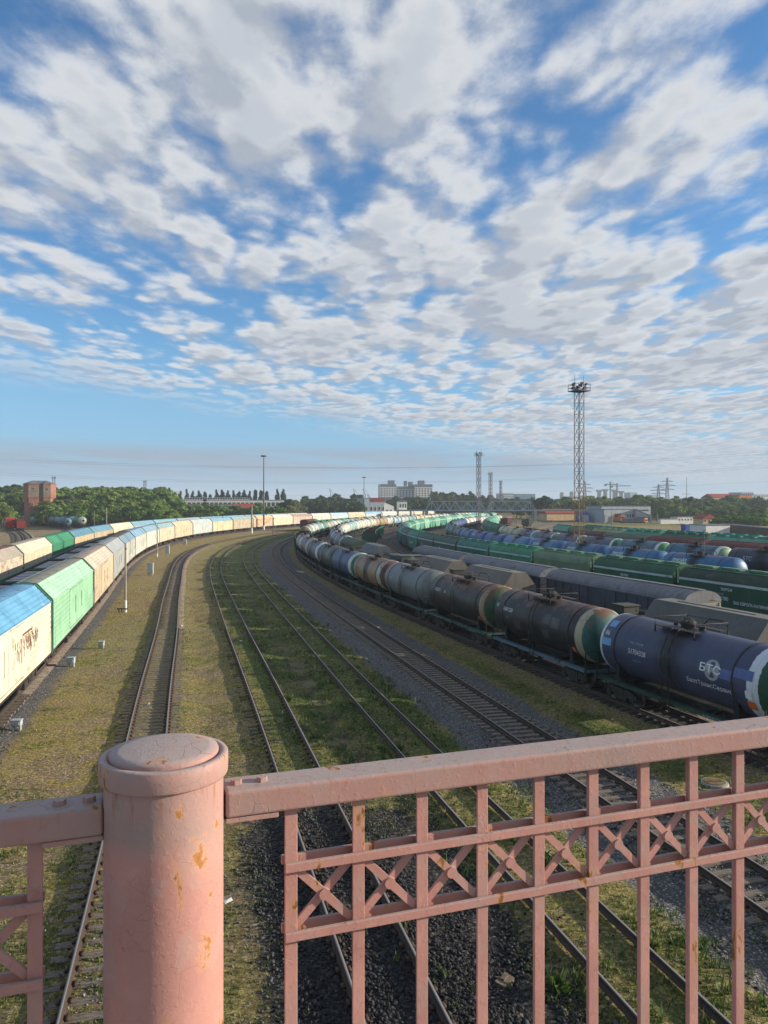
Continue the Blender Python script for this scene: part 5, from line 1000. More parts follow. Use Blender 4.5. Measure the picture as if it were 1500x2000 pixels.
building('orange_building','orange building with a hipped red roof above the trees','building',1437,1467,967,620,14,ORANGE,REDR); t,w,top=building('cream_building','long cream school-like building with a dark red roof','building',1384,1440,972,622,14,CREAM,REDR,gable=-3.2,storeys=3,cols=11,winw=.4,winh=.45)
building('flat_block','distant grey flat block over the orange building','building',1440,1470,962,900,20,GPLAST,storeys=5,cols=6); building('flat_block','distant pale flat block at the right edge of the skyline','building',1468,1500,966,950,20,WPLAST,storeys=5,cols=8); building('flat_block','low dark workshop roof right of the orange building','building',1468,1510,982,640,14,DPLAST)
building('glass_block','teal glass office block beyond the bridge','building',998,1043,965,1100,25,TEALG,storeys=8,cols=12,winw=.5,winh=.5); building('glass_block','grey office block with a stepped top beyond the bridge','building',978,999,964,1080,25,GPLAST,storeys=8,cols=5)
building('tower_block','pale rounded tower block on the skyline beyond the bridge columns','building',1227,1243,962,1500,20,GPLAST); building('tower_block','small pale block beside the lattice pylons','building',1270,1283,967,1500,20,GPLAST)
# unfinished bridge columns, cranes, pylons on the skyline
for i,(x,y) in enumerate(((1170,957),(1182,955.5),(1200,956.5),(1213,959))):
    Z=1500; t=thing('bridge_column',f'far concrete column with a flared head, {ORD[i]} from the left, under the crane','column',(pt(x,0,Z),Z,0),0,'unfinished concrete columns'); zt=CH+(982-y)*Z/1500; MB().box((0,0,zt/2),(6,5,zt)).prism([(-3,zt-5),(3,zt-5),(6.2,zt),(-6.2,zt)],-3,3).build('column',CONC,t)
Z=1500; t=thing('bridge_portal','far grey concrete portal tower of an unfinished bridge','tower',(pt(1112,0,Z),Z,0))
for x in(-15,4): MB().box((x,0,14),(6,6,36 if x>0 else 33)).build('leg',CONC,t)
MB().box((4,0,20),(40,5,5)).box((30,0,17),(22,6,14)).build('deck',CONC,t)
def lattice(b,h,w0,w1,n,r,x0=0,y0=0,X=True):
    for k in range(n):
        za,zb_=h*k/n,h*(k+1)/n; a=w0+(w1-w0)*k/n; c=w0+(w1-w0)*(k+1)/n
        P0=[(x0+sx*a/2,y0+sy*a/2,za) for sx,sy in((-1,-1),(1,-1),(1,1),(-1,1))]; P1=[(x0+sx*c/2,y0+sy*c/2,zb_) for sx,sy in((-1,-1),(1,-1),(1,1),(-1,1))]
        for i in range(4):
            j=(i+1)%4; b.bar(P0[i],P1[i],r*1.6); b.bar(P1[i],P1[j],r); b.bar(P0[i],P1[j],r*.8)
            if X: b.bar(P0[j],P1[i],r*.8)
for x,ytop,lab in((1303,933,'tall distant lattice pylon with three cross arms'),(1286,946,'smaller distant lattice pylon beside the tall one'),(1142,940,'distant lattice pylon just right of the tall flood-light mast')):
    Z=1300; t=thing('lattice_pylon',lab,'pylon',(pt(x,0,Z),Z,0)); h_=CH+(982-ytop)*Z/1500; b=MB(); lattice(b,h_,7,1.2,8,.42,X=False)
    for q,wd in((.62,24),(.75,28),(.88,20)): b.bar((-wd/2,0,h_*q),(wd/2,0,h_*q),.8); b.bar((-wd/2,0,h_*q),(0,0,h_*(q+.05)),.45); b.bar((wd/2,0,h_*q),(0,0,h_*(q+.05)),.45)
    b.build('lattice',MASTG,t)
def crane(x,ytop,Z,j0,j1,lab):
    t=thing('tower_crane',lab,'crane',(pt(x,0,Z),Z,0)); h_=CH+(982-ytop)*Z/1500; MB().box((0,0,h_/2),(2.2,2.2,h_)).build('mast',MASTG,t); X0,X1=pt(j0,0,Z)-t.location.x,pt(j1,0,Z)-t.location.x; zj=h_-5; MB().box(((X0+X1)/2,0,zj),(X1-X0,1.6,1.4)).build('jib',MASTG,t)
    MB().bar((0,0,h_),(X1*.7,0,zj),.4).bar((0,0,h_),(X0*.8,0,zj),.4).box((X0*.85,0,zj-1.5),(4,2.5,3)).build('stays',MASTG,t)
crane(1192,941,1450,1181,1207,'left of two tower cranes on the skyline, with the shorter jib'); crane(1205,944,1470,1193,1232,'right of two tower cranes on the skyline, with the longer jib')
for x,lab in((648,'port crane furthest left on the skyline between the factory and the works'),(695,'port crane just left of the works building'),(716,'port crane showing above the works roof')):
    Z=1300; t=thing('port_crane',lab,'crane',(pt(x,0,Z),Z,0)); b=MB(); 
    for s in(-1,1): b.bar((s*6,0,0),(s*1.5,0,24),.9)
    b.bar((-1.5,0,24),(-4 if x!=716 else -7,0,34),1.).bar((1.5,0,24),(9,0,14),.8).bar((-2,0,33),(9,0,14),.5); b.build('frame',MASTG,t)
t=thing('radio_mast','thin guyed radio mast above the depot trees','mast',(pt(1341,0,1200),1200,0)); MB().cyl((0,0,0),(0,0,50),.6,.35,6).bar((-7,0,24),(7,0,24),.5).build('pole',MASTG,t)
# ---------------------------------------------------------------- flood-light masts, lamp masts, poles
def flood_mast(x,ytop,Z,lab,w=1.05,r=.05,n=15,low=RUSTY,X=None):
    X=pt(x,0,Z) if X is None else X; zt=CH+(982-ytop)*Z/1500; t=thing('flood_light_mast',lab,'light mast',(X,Z,-.3),R(28))
    b=MB(); lattice(b,zt*.55,w,w,int(n*.55),r); b.build('lattice',low,t); b=MB(); lattice(b,zt*.45,w,w,n-int(n*.55),r); o=b.build('lattice',MASTG,t); o.location=(0,0,zt*.55)
    b=MB(); b.box((0,0,zt+.05),(2.5,2.5,.12))
    for s in(-1,1):
        for q in(-1.2,0,1.2): b.bar((s*1.2,q,zt),(s*1.2,q,zt+1.1),.06); b.bar((q,s*1.2,zt),(q,s*1.2,zt+1.1),.06)
        for hh in(.55,1.1): b.bar((s*1.2,-1.2,zt+hh),(s*1.2,1.2,zt+hh),.06); b.bar((-1.2,s*1.2,zt+hh),(1.2,s*1.2,zt+hh),.06)
    b.build('platform',MASTG,t)
    for i,a in enumerate(np.linspace(0,2*PI,11)[:-1]):
        px,py=1.05*math.cos(a),1.05*math.sin(a); hh=zt+(1.15 if i%2 else .55); MB().box((px,py,hh),(.46,.30,.36),Matrix.Rotation(a+PI/2,3,'Z')@Matrix.Rotation(.5,3,'X')).bar((px,py,zt+.1),(px,py,hh),.06).build('floodlight',MASTG if i%3 else DARK,t)
    for s in(-1,1): MB().cyl((s*1.1,s*.2,zt),(s*1.1,s*.2,zt+2.6),.05,.03,5).build('lightning_rod',MASTG,t)
flood_mast(1129,761,122,'tall rusty lattice flood-light mast between the blue tank rows',X=31.0); MB  # big one
flood_mast(935,889,288,'grey lattice flood-light mast standing over the far hoppers',1.2,.08,10,MASTG); flood_mast(958,926,470,'distant flood-light mast just right of the grey one',1.5,.11,9,MASTG); flood_mast(978,941,640,'farthest and smallest flood-light mast beyond the bridge',1.5,.13,8,MASTG); flood_mast(283,941,640,'distant flood-light mast above the left wood',1.8,.13,8,MASTG); flood_mast(105,934,520,'flood-light mast behind the brick tower',1.5,.12,8,MASTG)
def lamp_mast(X,Z,h,lab): 
    t=thing('lamp_mast',lab,'lamp mast',(X,Z,-.3)); MB().cyl((0,0,0),(0,0,h),.36,.14,10).build('pole',MASTG,t); MB().lathe([(.1,h-.2),(1.2,h),(1.25,h+.2),(.7,h+.45),(.1,h+.5)],14,'z').build('lamp_head',MASTG,t); MB().cyl((0,0,0),(0,0,2.2),.42,.40,10).build('painted_foot',WHITEP,t)
lamp_mast(-44.3,283,CH+(982-890)*283/1500,'tall slim lamp mast with a round head beside the white wagons'); lamp_mast(pt(711,0,455),455,CH+(982-932)*455/1500,'distant slim lamp mast before the works building')
def pole(X,Z,h,lab,band=.0,r=.14,arm=False,mat=None):
    t=thing('pole',lab,'pole',(X,Z,-.3)); h+=.3; MB().cyl((0,0,band),(0,0,h),r,r*.75,12).build('shaft',mat or PALEP,t)
    if band: MB().cyl((0,0,0),(0,0,band),r*1.03,r,12).build('painted_foot',WHITEP,t)
    if arm: MB().bar((-.7,0,h-.3),(.7,0,h-.3),.12).build('cross_arm',mat or PALEP,t)
    return t
t=pole(-24.4,72.5,6.43,'concrete pole with a white painted foot beside the mint green wagon',1.3,.115); MB().box((-.28,-.05,.5),(1.0,.14,.10)).bar((-.6,-.05,0),(-.6,-.05,.5),.08).bar((-.35,-.05,0),(-.35,-.05,.5),.08).build('foot_bracket',DARK,t); MB().cyl((.2,-.1,6.1),(.2,-.1,6.25),.08,seg=8).build('insulator',WHITEP,t)
pole(-43.4,147,6.0,'concrete pole before the blue-sloped white wagons',.8,.12); pole(-44.6,259,9.3,'stout pale concrete pole beside the tall lamp mast',2.,.28); pole(-34,235,5.6,'low wooden pole with a cross arm by the overgrown tracks',0,.13,True,TIMB)
for x,yb,yt_,lab in((184,1030,998,'concrete pole left of the wood edge behind the covered wagons'),(208,1030,992,'taller concrete pole before the wood behind the covered wagons'),(309,1018,995,'pole before the wood left of the factory'),(323,1018,990,'bluish pole at the left end of the factory hedge'),(768,1040,1012,'lamp pole beside the short green open wagons'),(1009,1042,1015,'pole between the far green hoppers'),(1195,1042,1003,'slim pole before the depot front hall'),(1284,1022,1003,'pole right of the depot annex'),(1372,1020,998,'pole before the red-roofed yard house'),(40,1003,988,'short post left of the brick tower'),(840,1004,972,'pole at the left end of the truss bridge'),(373,1012,990,'pole in the hedge before the factory')):
    Z=CH*1500/(yb-982); pole(pt(x,0,Z),Z,CH+(982-yt_)*Z/1500,lab,0,.05+Z*.0006)
Z=99; pole(pt(1375,0,Z),Z,CH+(982-1034)*Z/1500,'thin dark pole among the blue tank wagons',0,.07,False,MASTG)
GREYB=wallm('grey_cabinet_paint','#8d959c','#a8b0b6',3.)
def cabinet(x,yb,w,h,d,lab,legs=True):
    Z=CH*1500/(yb-982); t=thing('signal_cabinet',lab,'cabinet',(pt(x,0,Z),Z,-.14),R(6)); z0=.25 if legs else .08
    MB().box((0,0,z0+h/2),(w,d,h)).box((0,0,z0+h+.02),(w*1.12,d*1.15,.04)).build('box',GREYB,t); MB().box((0,-d/2-.01,z0+h*.5),(w*.84,.02,h*.84)).box((w*.3,-d/2-.03,z0+h*.5),(.04,.03,.1)).build('door',GREYB,t)
    b=MB(); 
    for s in(-1,1): b.box((s*w*.36,0,z0/2),(.07,d*.6,z0))
    b.build('feet',CONC,t)
cabinet(294,1122,.75,1.5,.6,'tall grey signal cabinet beside the track, nearest of the three'); cabinet(327,1081,.75,1.5,.6,'tall grey signal cabinet before the crossed white wagon, middle of three'); cabinet(361,1064,.8,1.2,.6,'tall grey signal cabinet, farthest of the three'); cabinet(139,1298,.42,.32,.35,'low grey junction box on feet beside the cream graffiti wagon'); cabinet(198,1264,.36,.28,.32,'small pale junction box on feet before the mint green wagon'); cabinet(33,1421,.40,.22,.32,'low pale junction box nearest the post, at the photo edge')
# ---------------------------------------------------------------- locomotive, rail crane, yard vehicles
loc,rz=PATH['S1'].pose(PATH['S1'].sz(288),5); t=thing('locomotive','red shunting locomotive with yellow striped buffer beam at the left edge','locomotive',loc,rz)
MB().box((0,2.5,2.3),(2.3,9,2.0)).box((0,2.5,3.35),(1.6,8,.2)).build('engine_hood',DPLAST,t); MB().box((0,-4.2,2.9),(3.,3.4,3.2)).build('cab',REDL,t); MB().box((0,-4.2,4.58),(3.2,3.7,.16)).build('roof',DPLAST,t); MB().box((0,0,1.15),(3.0,16,.4)).build('underframe',DARK,t); MB().box((0,-7.9,1.1),(3.0,.2,.7)).build('buffer_beam',REDL,t); MB().box((0,-7.,1.9),(1.6,1.6,1.4)).build('nose',REDL,t)
for x in(-.7,.7): f=MB().box((x,-5.93,3.6),(1.1,.06,.8)).build('window',GLASS,t); MB().cyl((x*1.2,-8.03,1.5),(x*1.2,-7.9,1.5),.16,seg=10).build('headlight',YELL,t)
bogies(t,(-4.5,4.5),False)
loc,rz=PATH['S3'].pose(PATH['S3'].sz(333),4); t=thing('rail_crane','yellow A-frame rail crane on a flat wagon below the brick tower','crane',(loc[0],loc[1],loc[2]),rz); MB().box((0,0,1.1),(2.9,11,.4)).build('flat_wagon',DARK,t); MB().bar((-.9,-1.6,1.3),(-.9,-.3,4.6),.3).bar((-.9,1.0,1.3),(-.9,-.3,4.6),.3).bar((.9,-1.6,1.3),(.9,-.3,4.6),.3).bar((.9,1.0,1.3),(.9,-.3,4.6),.3).bar((-.9,-.3,4.6),(.9,-.3,4.6),.35).build('a_frame',YELL,t); bogies(t,(-3.5,3.5),False)
def yardloco(x,yb,l,h,c,lab,rz):
    Z=CH*1500/(yb-982); t=thing('yard_locomotive',lab,'locomotive',(pt(x,0,Z),Z,-.1),rz); MB().box((0,0,.9),(2.8,l,.4)).build('underframe',DARK,t); MB().box((0,l*.12,1.9),(2.2,l*.6,1.6)).build('engine_hood',c,t); MB().box((0,-l*.33,h/2+.8),(2.8,l*.26,h-.8)).build('cab',c,t); MB().box((0,-l*.33-l*.13-.03,h*.78),(2.2,.05,.9)).build('window',GLASS,t); MB().box((0,-l*.33,h+.85),(3.,l*.28,.12)).build('roof',DPLAST,t)
yardloco(1208,1021,9,3.6,ORANGE,'orange shunter standing before the depot gate',R(15)); yardloco(1234,1024,11,3.2,DPLAST,'dark locomotive standing before the depot annex',R(75)); yardloco(1252,1024,6,2.6,ORANGE,'small red-orange yard machine beside the dark locomotive',R(40))
# overhead wires crossing the whole view
WIREM=simple_mat('wire_grey',(.10,.11,.125),(.15,.16,.17),1.)
for lab,Z,pts in (('upper pair of power wires sagging across the sky, thicker strand',230,((-200,893),(0,898),(300,908),(600,918),(950,912),(1250,897),(1500,880),(1700,864))),('upper pair of power wires sagging across the sky, thinner strand',236,((-200,890),(0,896),(300,905),(600,914),(800,916),(1100,907),(1500,884),(1700,869))),('middle power wire passing before the brick tower and light masts',245,((-200,913),(0,922),(400,938),(700,943),(1000,938),(1300,922),(1500,906),(1700,890))),('lowest power wire passing over the factory and apartment block',300,((-200,950),(100,962),(400,966),(740,966),(1000,962),(1300,951),(1500,940),(1700,926))),('second strand beside the middle power wire',251,((-200,917),(0,926),(400,941),(700,945.5),(1000,941),(1300,925),(1500,911),(1700,896)))):
    P_=[Vector((pt(x,0,Z),Z,CH+(982-y)*Z/1500)) for x,y in pts]; xs_=[p.x for p in P_]; zs_=[p.z for p in P_]; co_=np.polyfit(xs_,zs_,3); q=np.linspace(xs_[0],xs_[-1],60); thing('power_wire',lab,'wire',mesh=MB().tube([(a,Z,float(np.polyval(co_,a))) for a in q],.019,5).mesh('power_wire',WIREM))
# ---------------------------------------------------------------- pink bridge railing in the foreground
def pink_mat():
    m,g=newmat('pink_enamel'); o=g.pos(); nz=g.xyz(g.n('ShaderNodeNewGeometry').outputs[1])[2]; v=g.v('ADD',o,g.v('SCALE',g.v('SUBTRACT',g.noise(o,9.,3,.6,out=1),(.5,.5,.5)),sc=.05))
    n=g.noise(o,5.,5,.6); n2=g.noise(o,38.,4,.6); n3=g.noise(o,160.,3,.6)
    c=g.mix(g.mr(n,.35,.7),PINK0,PINK1); c=g.mix(g.mr(n2,.55,.8),c,g.v('MULTIPLY',c,(.86,.84,.84)))
    fade=g.noise(o,12.,2,.4); c=g.mix(g.m('MULTIPLY',g.mr(fade,.56,.6),.5),c,PINK2)
    px,py,pz=g.xyz(o); up=g.mr(nz,.6,.95); c=g.mix(g.m('MULTIPLY',g.mr(pz,CH-.72,CH-.66),g.mr(n,.3,.7,.25,.75)),c,(.30,.225,.198)); c=g.mix(g.m('MULTIPLY',up,g.mr(n2,.25,.7,.5,.9)),c,(.36,.305,.28)); c=g.mix(g.m('MULTIPLY',up,g.mr(n3,.62,.72)),c,(.22,.18,.17))
    ed=g.vor(v,15.,'DISTANCE_TO_EDGE'); ck=g.m('MULTIPLY',g.mr(ed,.012,.003),g.m('MULTIPLY',g.mr(g.noise(o,6.5,3,.6),.50,.60),g.m('MULTIPLY_ADD',up,.65,.35)))
    ed2=g.vor(v,34.,'DISTANCE_TO_EDGE'); ck=g.m('MAXIMUM',ck,g.m('MULTIPLY',g.mr(ed2,.022,.006),g.m('MULTIPLY',g.mr(g.noise(o,7.2,3,.6),.53,.60),g.m('MULTIPLY_ADD',up,.75,.25))))
    c=g.mix(g.m('MULTIPLY',ck,.75),c,(.13,.075,.06))
    ro=g.noise(g.comb(px,py,g.m('MULTIPLY',pz,.45)),13.,4,.65); rs=g.mr(ro,.645,.69); halo=g.mr(ro,.59,.67)
    c=g.mix(g.m('MULTIPLY',halo,.55),c,(.50,.26,.12)); c=g.mix(rs,c,g.mix(n3,(.12,.045,.015),(.36,.15,.03)))
    for ax,zz,rr_ in((50,.708,.017),(56.7,.905,.017),(29,.612,.008),(64,.80,.006),(75,.66,.009)):
        cx,cy=-.4628+.1215*math.sin(R(ax)),1.6197-.1215*math.cos(R(ax)); dv=g.v('MULTIPLY',g.v('SUBTRACT',o,(cx,cy,CH-zz)),(1.,1.,.55)); dl=g.n('ShaderNodeVectorMath',{'operation':'LENGTH'},i0=dv).outputs[1]; dl=g.m('ADD',dl,g.m('MULTIPLY',g.m('SUBTRACT',n2,.5),rr_*3.6)); dl=g.m('ADD',dl,g.m('MULTIPLY',g.m('SUBTRACT',g.noise(o,90.,3,.6),.5),rr_*3.2))
        c=g.mix(g.m('MULTIPLY',g.mr(dl,rr_*1.6,rr_*.5),.5),c,(.56,.29,.16)); c=g.mix(g.m('MULTIPLY',g.mr(dl,rr_*.8,rr_*.2),.9),c,g.mix(n3,(.22,.075,.015),(.50,.22,.04)))
    un=g.m('MULTIPLY',g.m('MULTIPLY',g.mr(pz,CH-.66,CH-.575),g.m('SUBTRACT',1.,g.mr(pz,CH-.572,CH-.568))),g.mr(g.noise(g.comb(g.m('MULTIPLY',px,1.),g.m('MULTIPLY',py,1.),g.m('MULTIPLY',pz,.12)),55.,3,.6),.56,.70)); c=g.mix(g.m('MULTIPLY',un,.8),c,(.28,.11,.045))
    chips=g.mr(g.noise(o,26.,3,.7),.75,.765); c=g.mix(chips,c,(.20,.075,.03))
    h=g.m('ADD',g.m('MULTIPLY',n2,.5),g.m('MULTIPLY',n3,.25)); h=g.m('SUBTRACT',h,g.m('MULTIPLY',ck,.8)); lump=g.mr(g.noise(o,75.,2,.5),.52,.72); h=g.m('ADD',h,g.m('MULTIPLY',lump,.28))
    dk=g.noise(o,2.2,5,.65); c=g.mix(g.m('MULTIPLY',g.mr(dk,.5,.75),.35),c,g.v('MULTIPLY',c,(.66,.62,.60))); g.out(c,g.mr(n2,.3,.7,.5,.75),g.bump(h,.35,.003),spec=.3); return m
PINK0=(.43,.208,.17); PINK1=(.515,.26,.212); PINK2=(.41,.255,.215)
PINK=pink_mat()
E_=Vector((.9458,.3246,0)); N_=Vector((.3246,-.9458,0)); O_=Vector((-.2086,1.715,0)); ST=.1571
RM=Matrix((E_,-N_,Vector((0,0,1)))).transposed()   # local x along the rail, local y away from the viewer
def rl(u,n,d): return O_+E_*u-N_*n+Vector((0,0,CH-d))      # n>0: away from the viewer, d: below the eye
def rbox(b,u0,u1,n0,n1,d0,d1): return b.box(rl((u0+u1)/2,(n0+n1)/2,(d0+d1)/2),(u1-u0,n1-n0,d1-d0),RM)
def bev(o,w=.004,seg=2): 
    m=o.modifiers.new('edge','BEVEL'); m.width=w; m.segments=seg; m.limit_method='ANGLE'; m.angle_limit=R(40); 
    for p in o.data.polygons: p.use_smooth=False
    return o
def panel(ua,ub,ups,lab,ends):
    t=thing('bridge_railing',lab,'railing',(0,0,0))
    bev(rbox(MB(),ua,ub,-.030,.064,.619,.676).build('handrail',PINK,t),.007,3)
    u0=min(ups)*ST-.0155; u1=max(ups)*ST+.0155
    for k in ups:
        u=k*ST; b=MB(); rbox(b,u-.0145,u+.0145,-.006,.000,.675,1.62); rbox(b,u-.004,u+.004,.0,.022,.675,1.62); bev(b.build('baluster',PINK,t),.0015)
    for d0 in(.799,.953):
        bev(rbox(MB(),u0,u1,-.017,-.0065,d0,d0+.0205).build('front_bar',PINK,t),.002); bev(rbox(MB(),u0,u1,.0235,.034,d0-.002,d0+.0185).build('rear_bar',PINK,t),.002)
    bev(rbox(MB(),u0,u1,-.012,.026,1.58,1.62).build('bottom_rail',PINK,t),.002)
    for k in ups[:-1]:
        a,c=(k+.09)*ST,(k+.91)*ST; d0,d1=.8215,.9525
        b=MB(); b.bar(rl(a,.0045,d0),rl(c,.0045,d1),.018,.008,up=tuple(N_)); b.bar(rl(a,.0125,d1),rl(c,.0125,d0),.018,.008,up=tuple(N_)); q=rl((a+c)/2,0,(d0+d1)/2); b.cyl(q-N_*.0005-N_*(-.0035),q-N_*.013,.0135,seg=10); b.build('cross_brace',PINK,t)
    for e in ends:
        s=1 if e==ua else -1
        for q in(.028,.085): c=rl(e+s*q,.017,.619); MB().cyl(c,c+Vector((0,0,.010)),.0135,.0125,6,sm=False).build('bolt',PINK,t)
        bev(rbox(MB(),min(e,e+s*.115),max(e,e+s*.115),-.024,.054,.6775,.689).build('flange_plate',PINK,t),.002)
    return t
panel(-.932*ST,14.4*ST,list(range(0,15)),'pink lattice railing panel running from the post to the right edge',[-.932*ST])
panel(-9.*ST,-2.50*ST,[-8.32+i for i in range(6)],'short piece of pink railing between the left photo edge and the post',[-2.50*ST])
pc=O_+E_*(-1.711*ST)+Vector((.0,-.008,0)); t=thing('railing_post','thick round pink railing post with a domed cap and rust streaks','post',(pc.x,pc.y,0))
MB().lathe([(.1215,CH-2.1),(.1215,CH-.60),(.1215,CH-.566)],96,'z').build('shaft',PINK,t)
MB().lathe([(.12,CH-.573),(.130,CH-.571),(.1312,CH-.5675),(.1318,CH-.548),(.1314,CH-.530),(.129,CH-.527),(.117,CH-.526),(.113,CH-.532),(.111,CH-.532)],96,'z').build('cap_ring',PINK,t)
MB().lathe([(.1115,CH-.534),(.1115,CH-.5225),(.1095,CH-.5185),(.09,CH-.5155),(.06,CH-.512),(.03,CH-.5105),(.0004,CH-.510)],96,'z').build('cap',PINK,t)
m_=simple_mat('red_primer_gap',(.05,.012,.010),(.11,.03,.022),20.); t2=MB(); rbox(t2,-2.55*ST,-2.37*ST,-.022,.050,.624,.684); t2.build('rail_stub',m_,t,(-pc.x,-pc.y,0))
t2=MB(); rbox(t2,-1.0*ST,-.90*ST,-.022,.050,.624,.674); t2.build('rail_stub',m_,t,(-pc.x,-pc.y,0))
# the deck the viewer stands on
b=MB(); b.box(rl(8,-3.2,2.35)+Vector((0,0,0)),(90,6.8,.9),RM); o=b.build('bridge_deck',CONC); o['kind']='structure'
HAZE=.00022
# ---------------------------------------------------------------- loose stones, grass and weeds
def scatter_fields(X,Y):
    b,_,c,p,g=ground_fields(X,Y); return b,c,p,g
def gz(X,Y):
    b,bed,c,p,g=ground_fields(X,Y); bs=gbase(X,Y); return bs+(-.05-bs)*bed-.06*p+.05*np.sin(X*.7+Y*.23)*np.sin(Y*.31)*(1-bed)
STONEM,g=newmat('ballast_stone'); rn=g.gattr('tone'); c=g.ramp(rn,[(0,(.018,.018,.019)),(.35,(.07,.067,.066)),(.8,(.20,.185,.175)),(1,(.38,.35,.32))]); g.out(c,.9,spec=.2)
def stones():
    n=90000; Y=13.5+22*RNG.random(n)**1.4; X=(RNG.random(n)*2-1)*(.56*Y+1.5); b,bed,c,p,g_=ground_fields(X,Y)
    keep=(np.maximum(np.clip(b-.28,0,1)*1.0,c)*.9+.03>RNG.random(n)); X,Y,c,b=X[keep][:42000],Y[keep][:42000],c[keep][:42000],b[keep][:42000]; n=len(X)
    Z=gz(X,Y); s=(.022+.034*RNG.random(n)**2)*(1+.25*c)
    base=np.array([(1,0,0),(0,1,0),(-1,0,0),(0,-1,0),(0,0,.8),(0,0,-.6)]); V=base[None]*(.65+.7*RNG.random((n,6,1)))*s[:,None,None]; a=RNG.random(n)*6.28; ca,sa=np.cos(a)[:,None],np.sin(a)[:,None]
    x,y=V[:,:,0]*ca-V[:,:,1]*sa,V[:,:,0]*sa+V[:,:,1]*ca; V=np.stack([x+X[:,None],y+Y[:,None],V[:,:,2]+(Z+s*.25)[:,None]],2).reshape(-1,3)
    F=np.array([(0,1,4),(1,2,4),(2,3,4),(3,0,4),(1,0,5),(2,1,5),(3,2,5),(0,3,5)]); F=(F[None]+6*np.arange(n)[:,None,None]).reshape(-1,3)
    me=npmesh('ballast_stones',V,F,STONEM); fattr(me,'tone',np.repeat(np.clip(RNG.random(n)*(1-.72*c),0,1),6)); o=place('ballast_stones',me); o['kind']='stuff'
stones()
GRASSM,g=newmat('grass_blades'); tn=g.gattr('tone'); c=g.ramp(tn,[(0,(.045,.085,.014)),(.4,(.09,.15,.028)),(.7,(.19,.20,.055)),(1,(.34,.29,.12))]); b=g.n('ShaderNodeBsdfPrincipled',Base_Color=c,Roughness=.6); tl=g.n('ShaderNodeBsdfTranslucent',Color=c); mx=g.n('ShaderNodeMixShader',i0=.35,i1=b,i2=tl); o_=g.n('ShaderNodeOutputMaterial'); g.nt.links.new(mx.outputs[0],o_.inputs[0])
def vnoise(X,Y,sc,seed):
    r=np.random.default_rng(seed); T=r.random((64,64)); u,v=X*sc,Y*sc; i,j=np.floor(u).astype(int),np.floor(v).astype(int); fu,fv=u-i,v-j; fu=fu*fu*(3-2*fu); fv=fv*fv*(3-2*fv); t=lambda a,b_:T[a%64,b_%64]
    return (t(i,j)*(1-fu)+t(i+1,j)*fu)*(1-fv)+(t(i,j+1)*(1-fu)+t(i+1,j+1)*fu)*fv
def blades(name,n,y0,y1,pw,hmin,hmax,wd,per,dens,tone0,tone1,seed):
    r=np.random.default_rng(seed); Y=y0+(y1-y0)*r.random(n)**pw; X=(r.random(n)*2-1)*(.52*Y+1.5); b,bed,c,p,g_=ground_fields(X,Y); cl=.6*vnoise(X,Y,.55,seed)+.4*vnoise(X,Y,1.7,seed+1)
    k=dens(X,Y,b,c,p,g_,cl)>r.random(n); 
    for kk in 'DEFG':
        d=np.abs(np.abs(X-tx(kk,Y))-.8); k&=d>.09
    X,Y,cl,g_=X[k],Y[k],cl[k],g_[k]; n=len(X); Z=gz(X,Y)
    hh=hmin+(hmax-hmin)*r.random(n)**2; a=r.random((n,per))*6.28; L_=hh[:,None]*r.uniform(.6,1.1,(n,per)); lean=r.uniform(.15,.8,(n,per)); w=wd*r.uniform(.7,1.3,(n,per))
    bx=X[:,None]+r.normal(0,.035,(n,per)); by=Y[:,None]+r.normal(0,.035,(n,per)); bz=np.repeat(Z[:,None]-.02,per,1)
    dx,dy=np.cos(a),np.sin(a); px,py=-dy*w,dx*w
    V=np.stack([np.stack([bx-px,by-py,bz],2),np.stack([bx+px,by+py,bz],2),np.stack([bx+dx*lean*L_*.5+px*.7,by+dy*lean*L_*.5+py*.7,bz+L_*.62],2),np.stack([bx+dx*lean*L_,by+dy*lean*L_,bz+L_*.95],2)],2).reshape(-1,3)
    F=np.arange(len(V)).reshape(-1,4); F=F[:,[0,1,2,3]]
    me=npmesh(name,V,F,GRASSM); tn=np.clip(tone0+(tone1-tone0)*r.random(n)+.5*(.45-cl)-.25*(g_-.4),0,1); fattr(me,'tone',np.repeat(tn,per*4)); o=place(name,me); o['kind']='stuff'; return n
corr=lambda X,Y:(np.clip((X-tx('E',Y)+1.3)/.6,0,1)*np.clip((tx('G',Y)-1.9-X)/.8,0,1))
blades('short_grass',240000,13.5,95,1.35,.04,.14,.015,4,lambda X,Y,b,c,p,g_,cl:np.clip((g_+1.1*(cl-.48))*(1-.75*np.clip(b,0,1))*(1-c)*(1-.9*p),0,1)*(X<tx('H',Y)-2.),.0,.95,5)
blades('tall_weeds',110000,14,130,1.1,.10,.36,.018,5,lambda X,Y,b,c,p,g_,cl:corr(X,Y)*np.clip((cl-.47)*3.2,0,1)*(1-.8*c)*(1-p)*.6+.35*np.clip(1-np.abs(np.abs(X-tx('E',Y)-.0)-.45)/.35,0,1)*(cl>.5)*(Y>26)+.3*np.clip(1-np.abs(X-tx('F',Y)+1.15)/.4,0,1)*(cl>.52),.0,.55,9)
blades('weeds_by_hoppers',9000,70,200,1.,.2,.6,.03,5,lambda X,Y,b,c,p,g_,cl:np.clip(g_-.55,0,1)*2*(X>tx('J',Y))*(cl>.4),.0,.5,15)
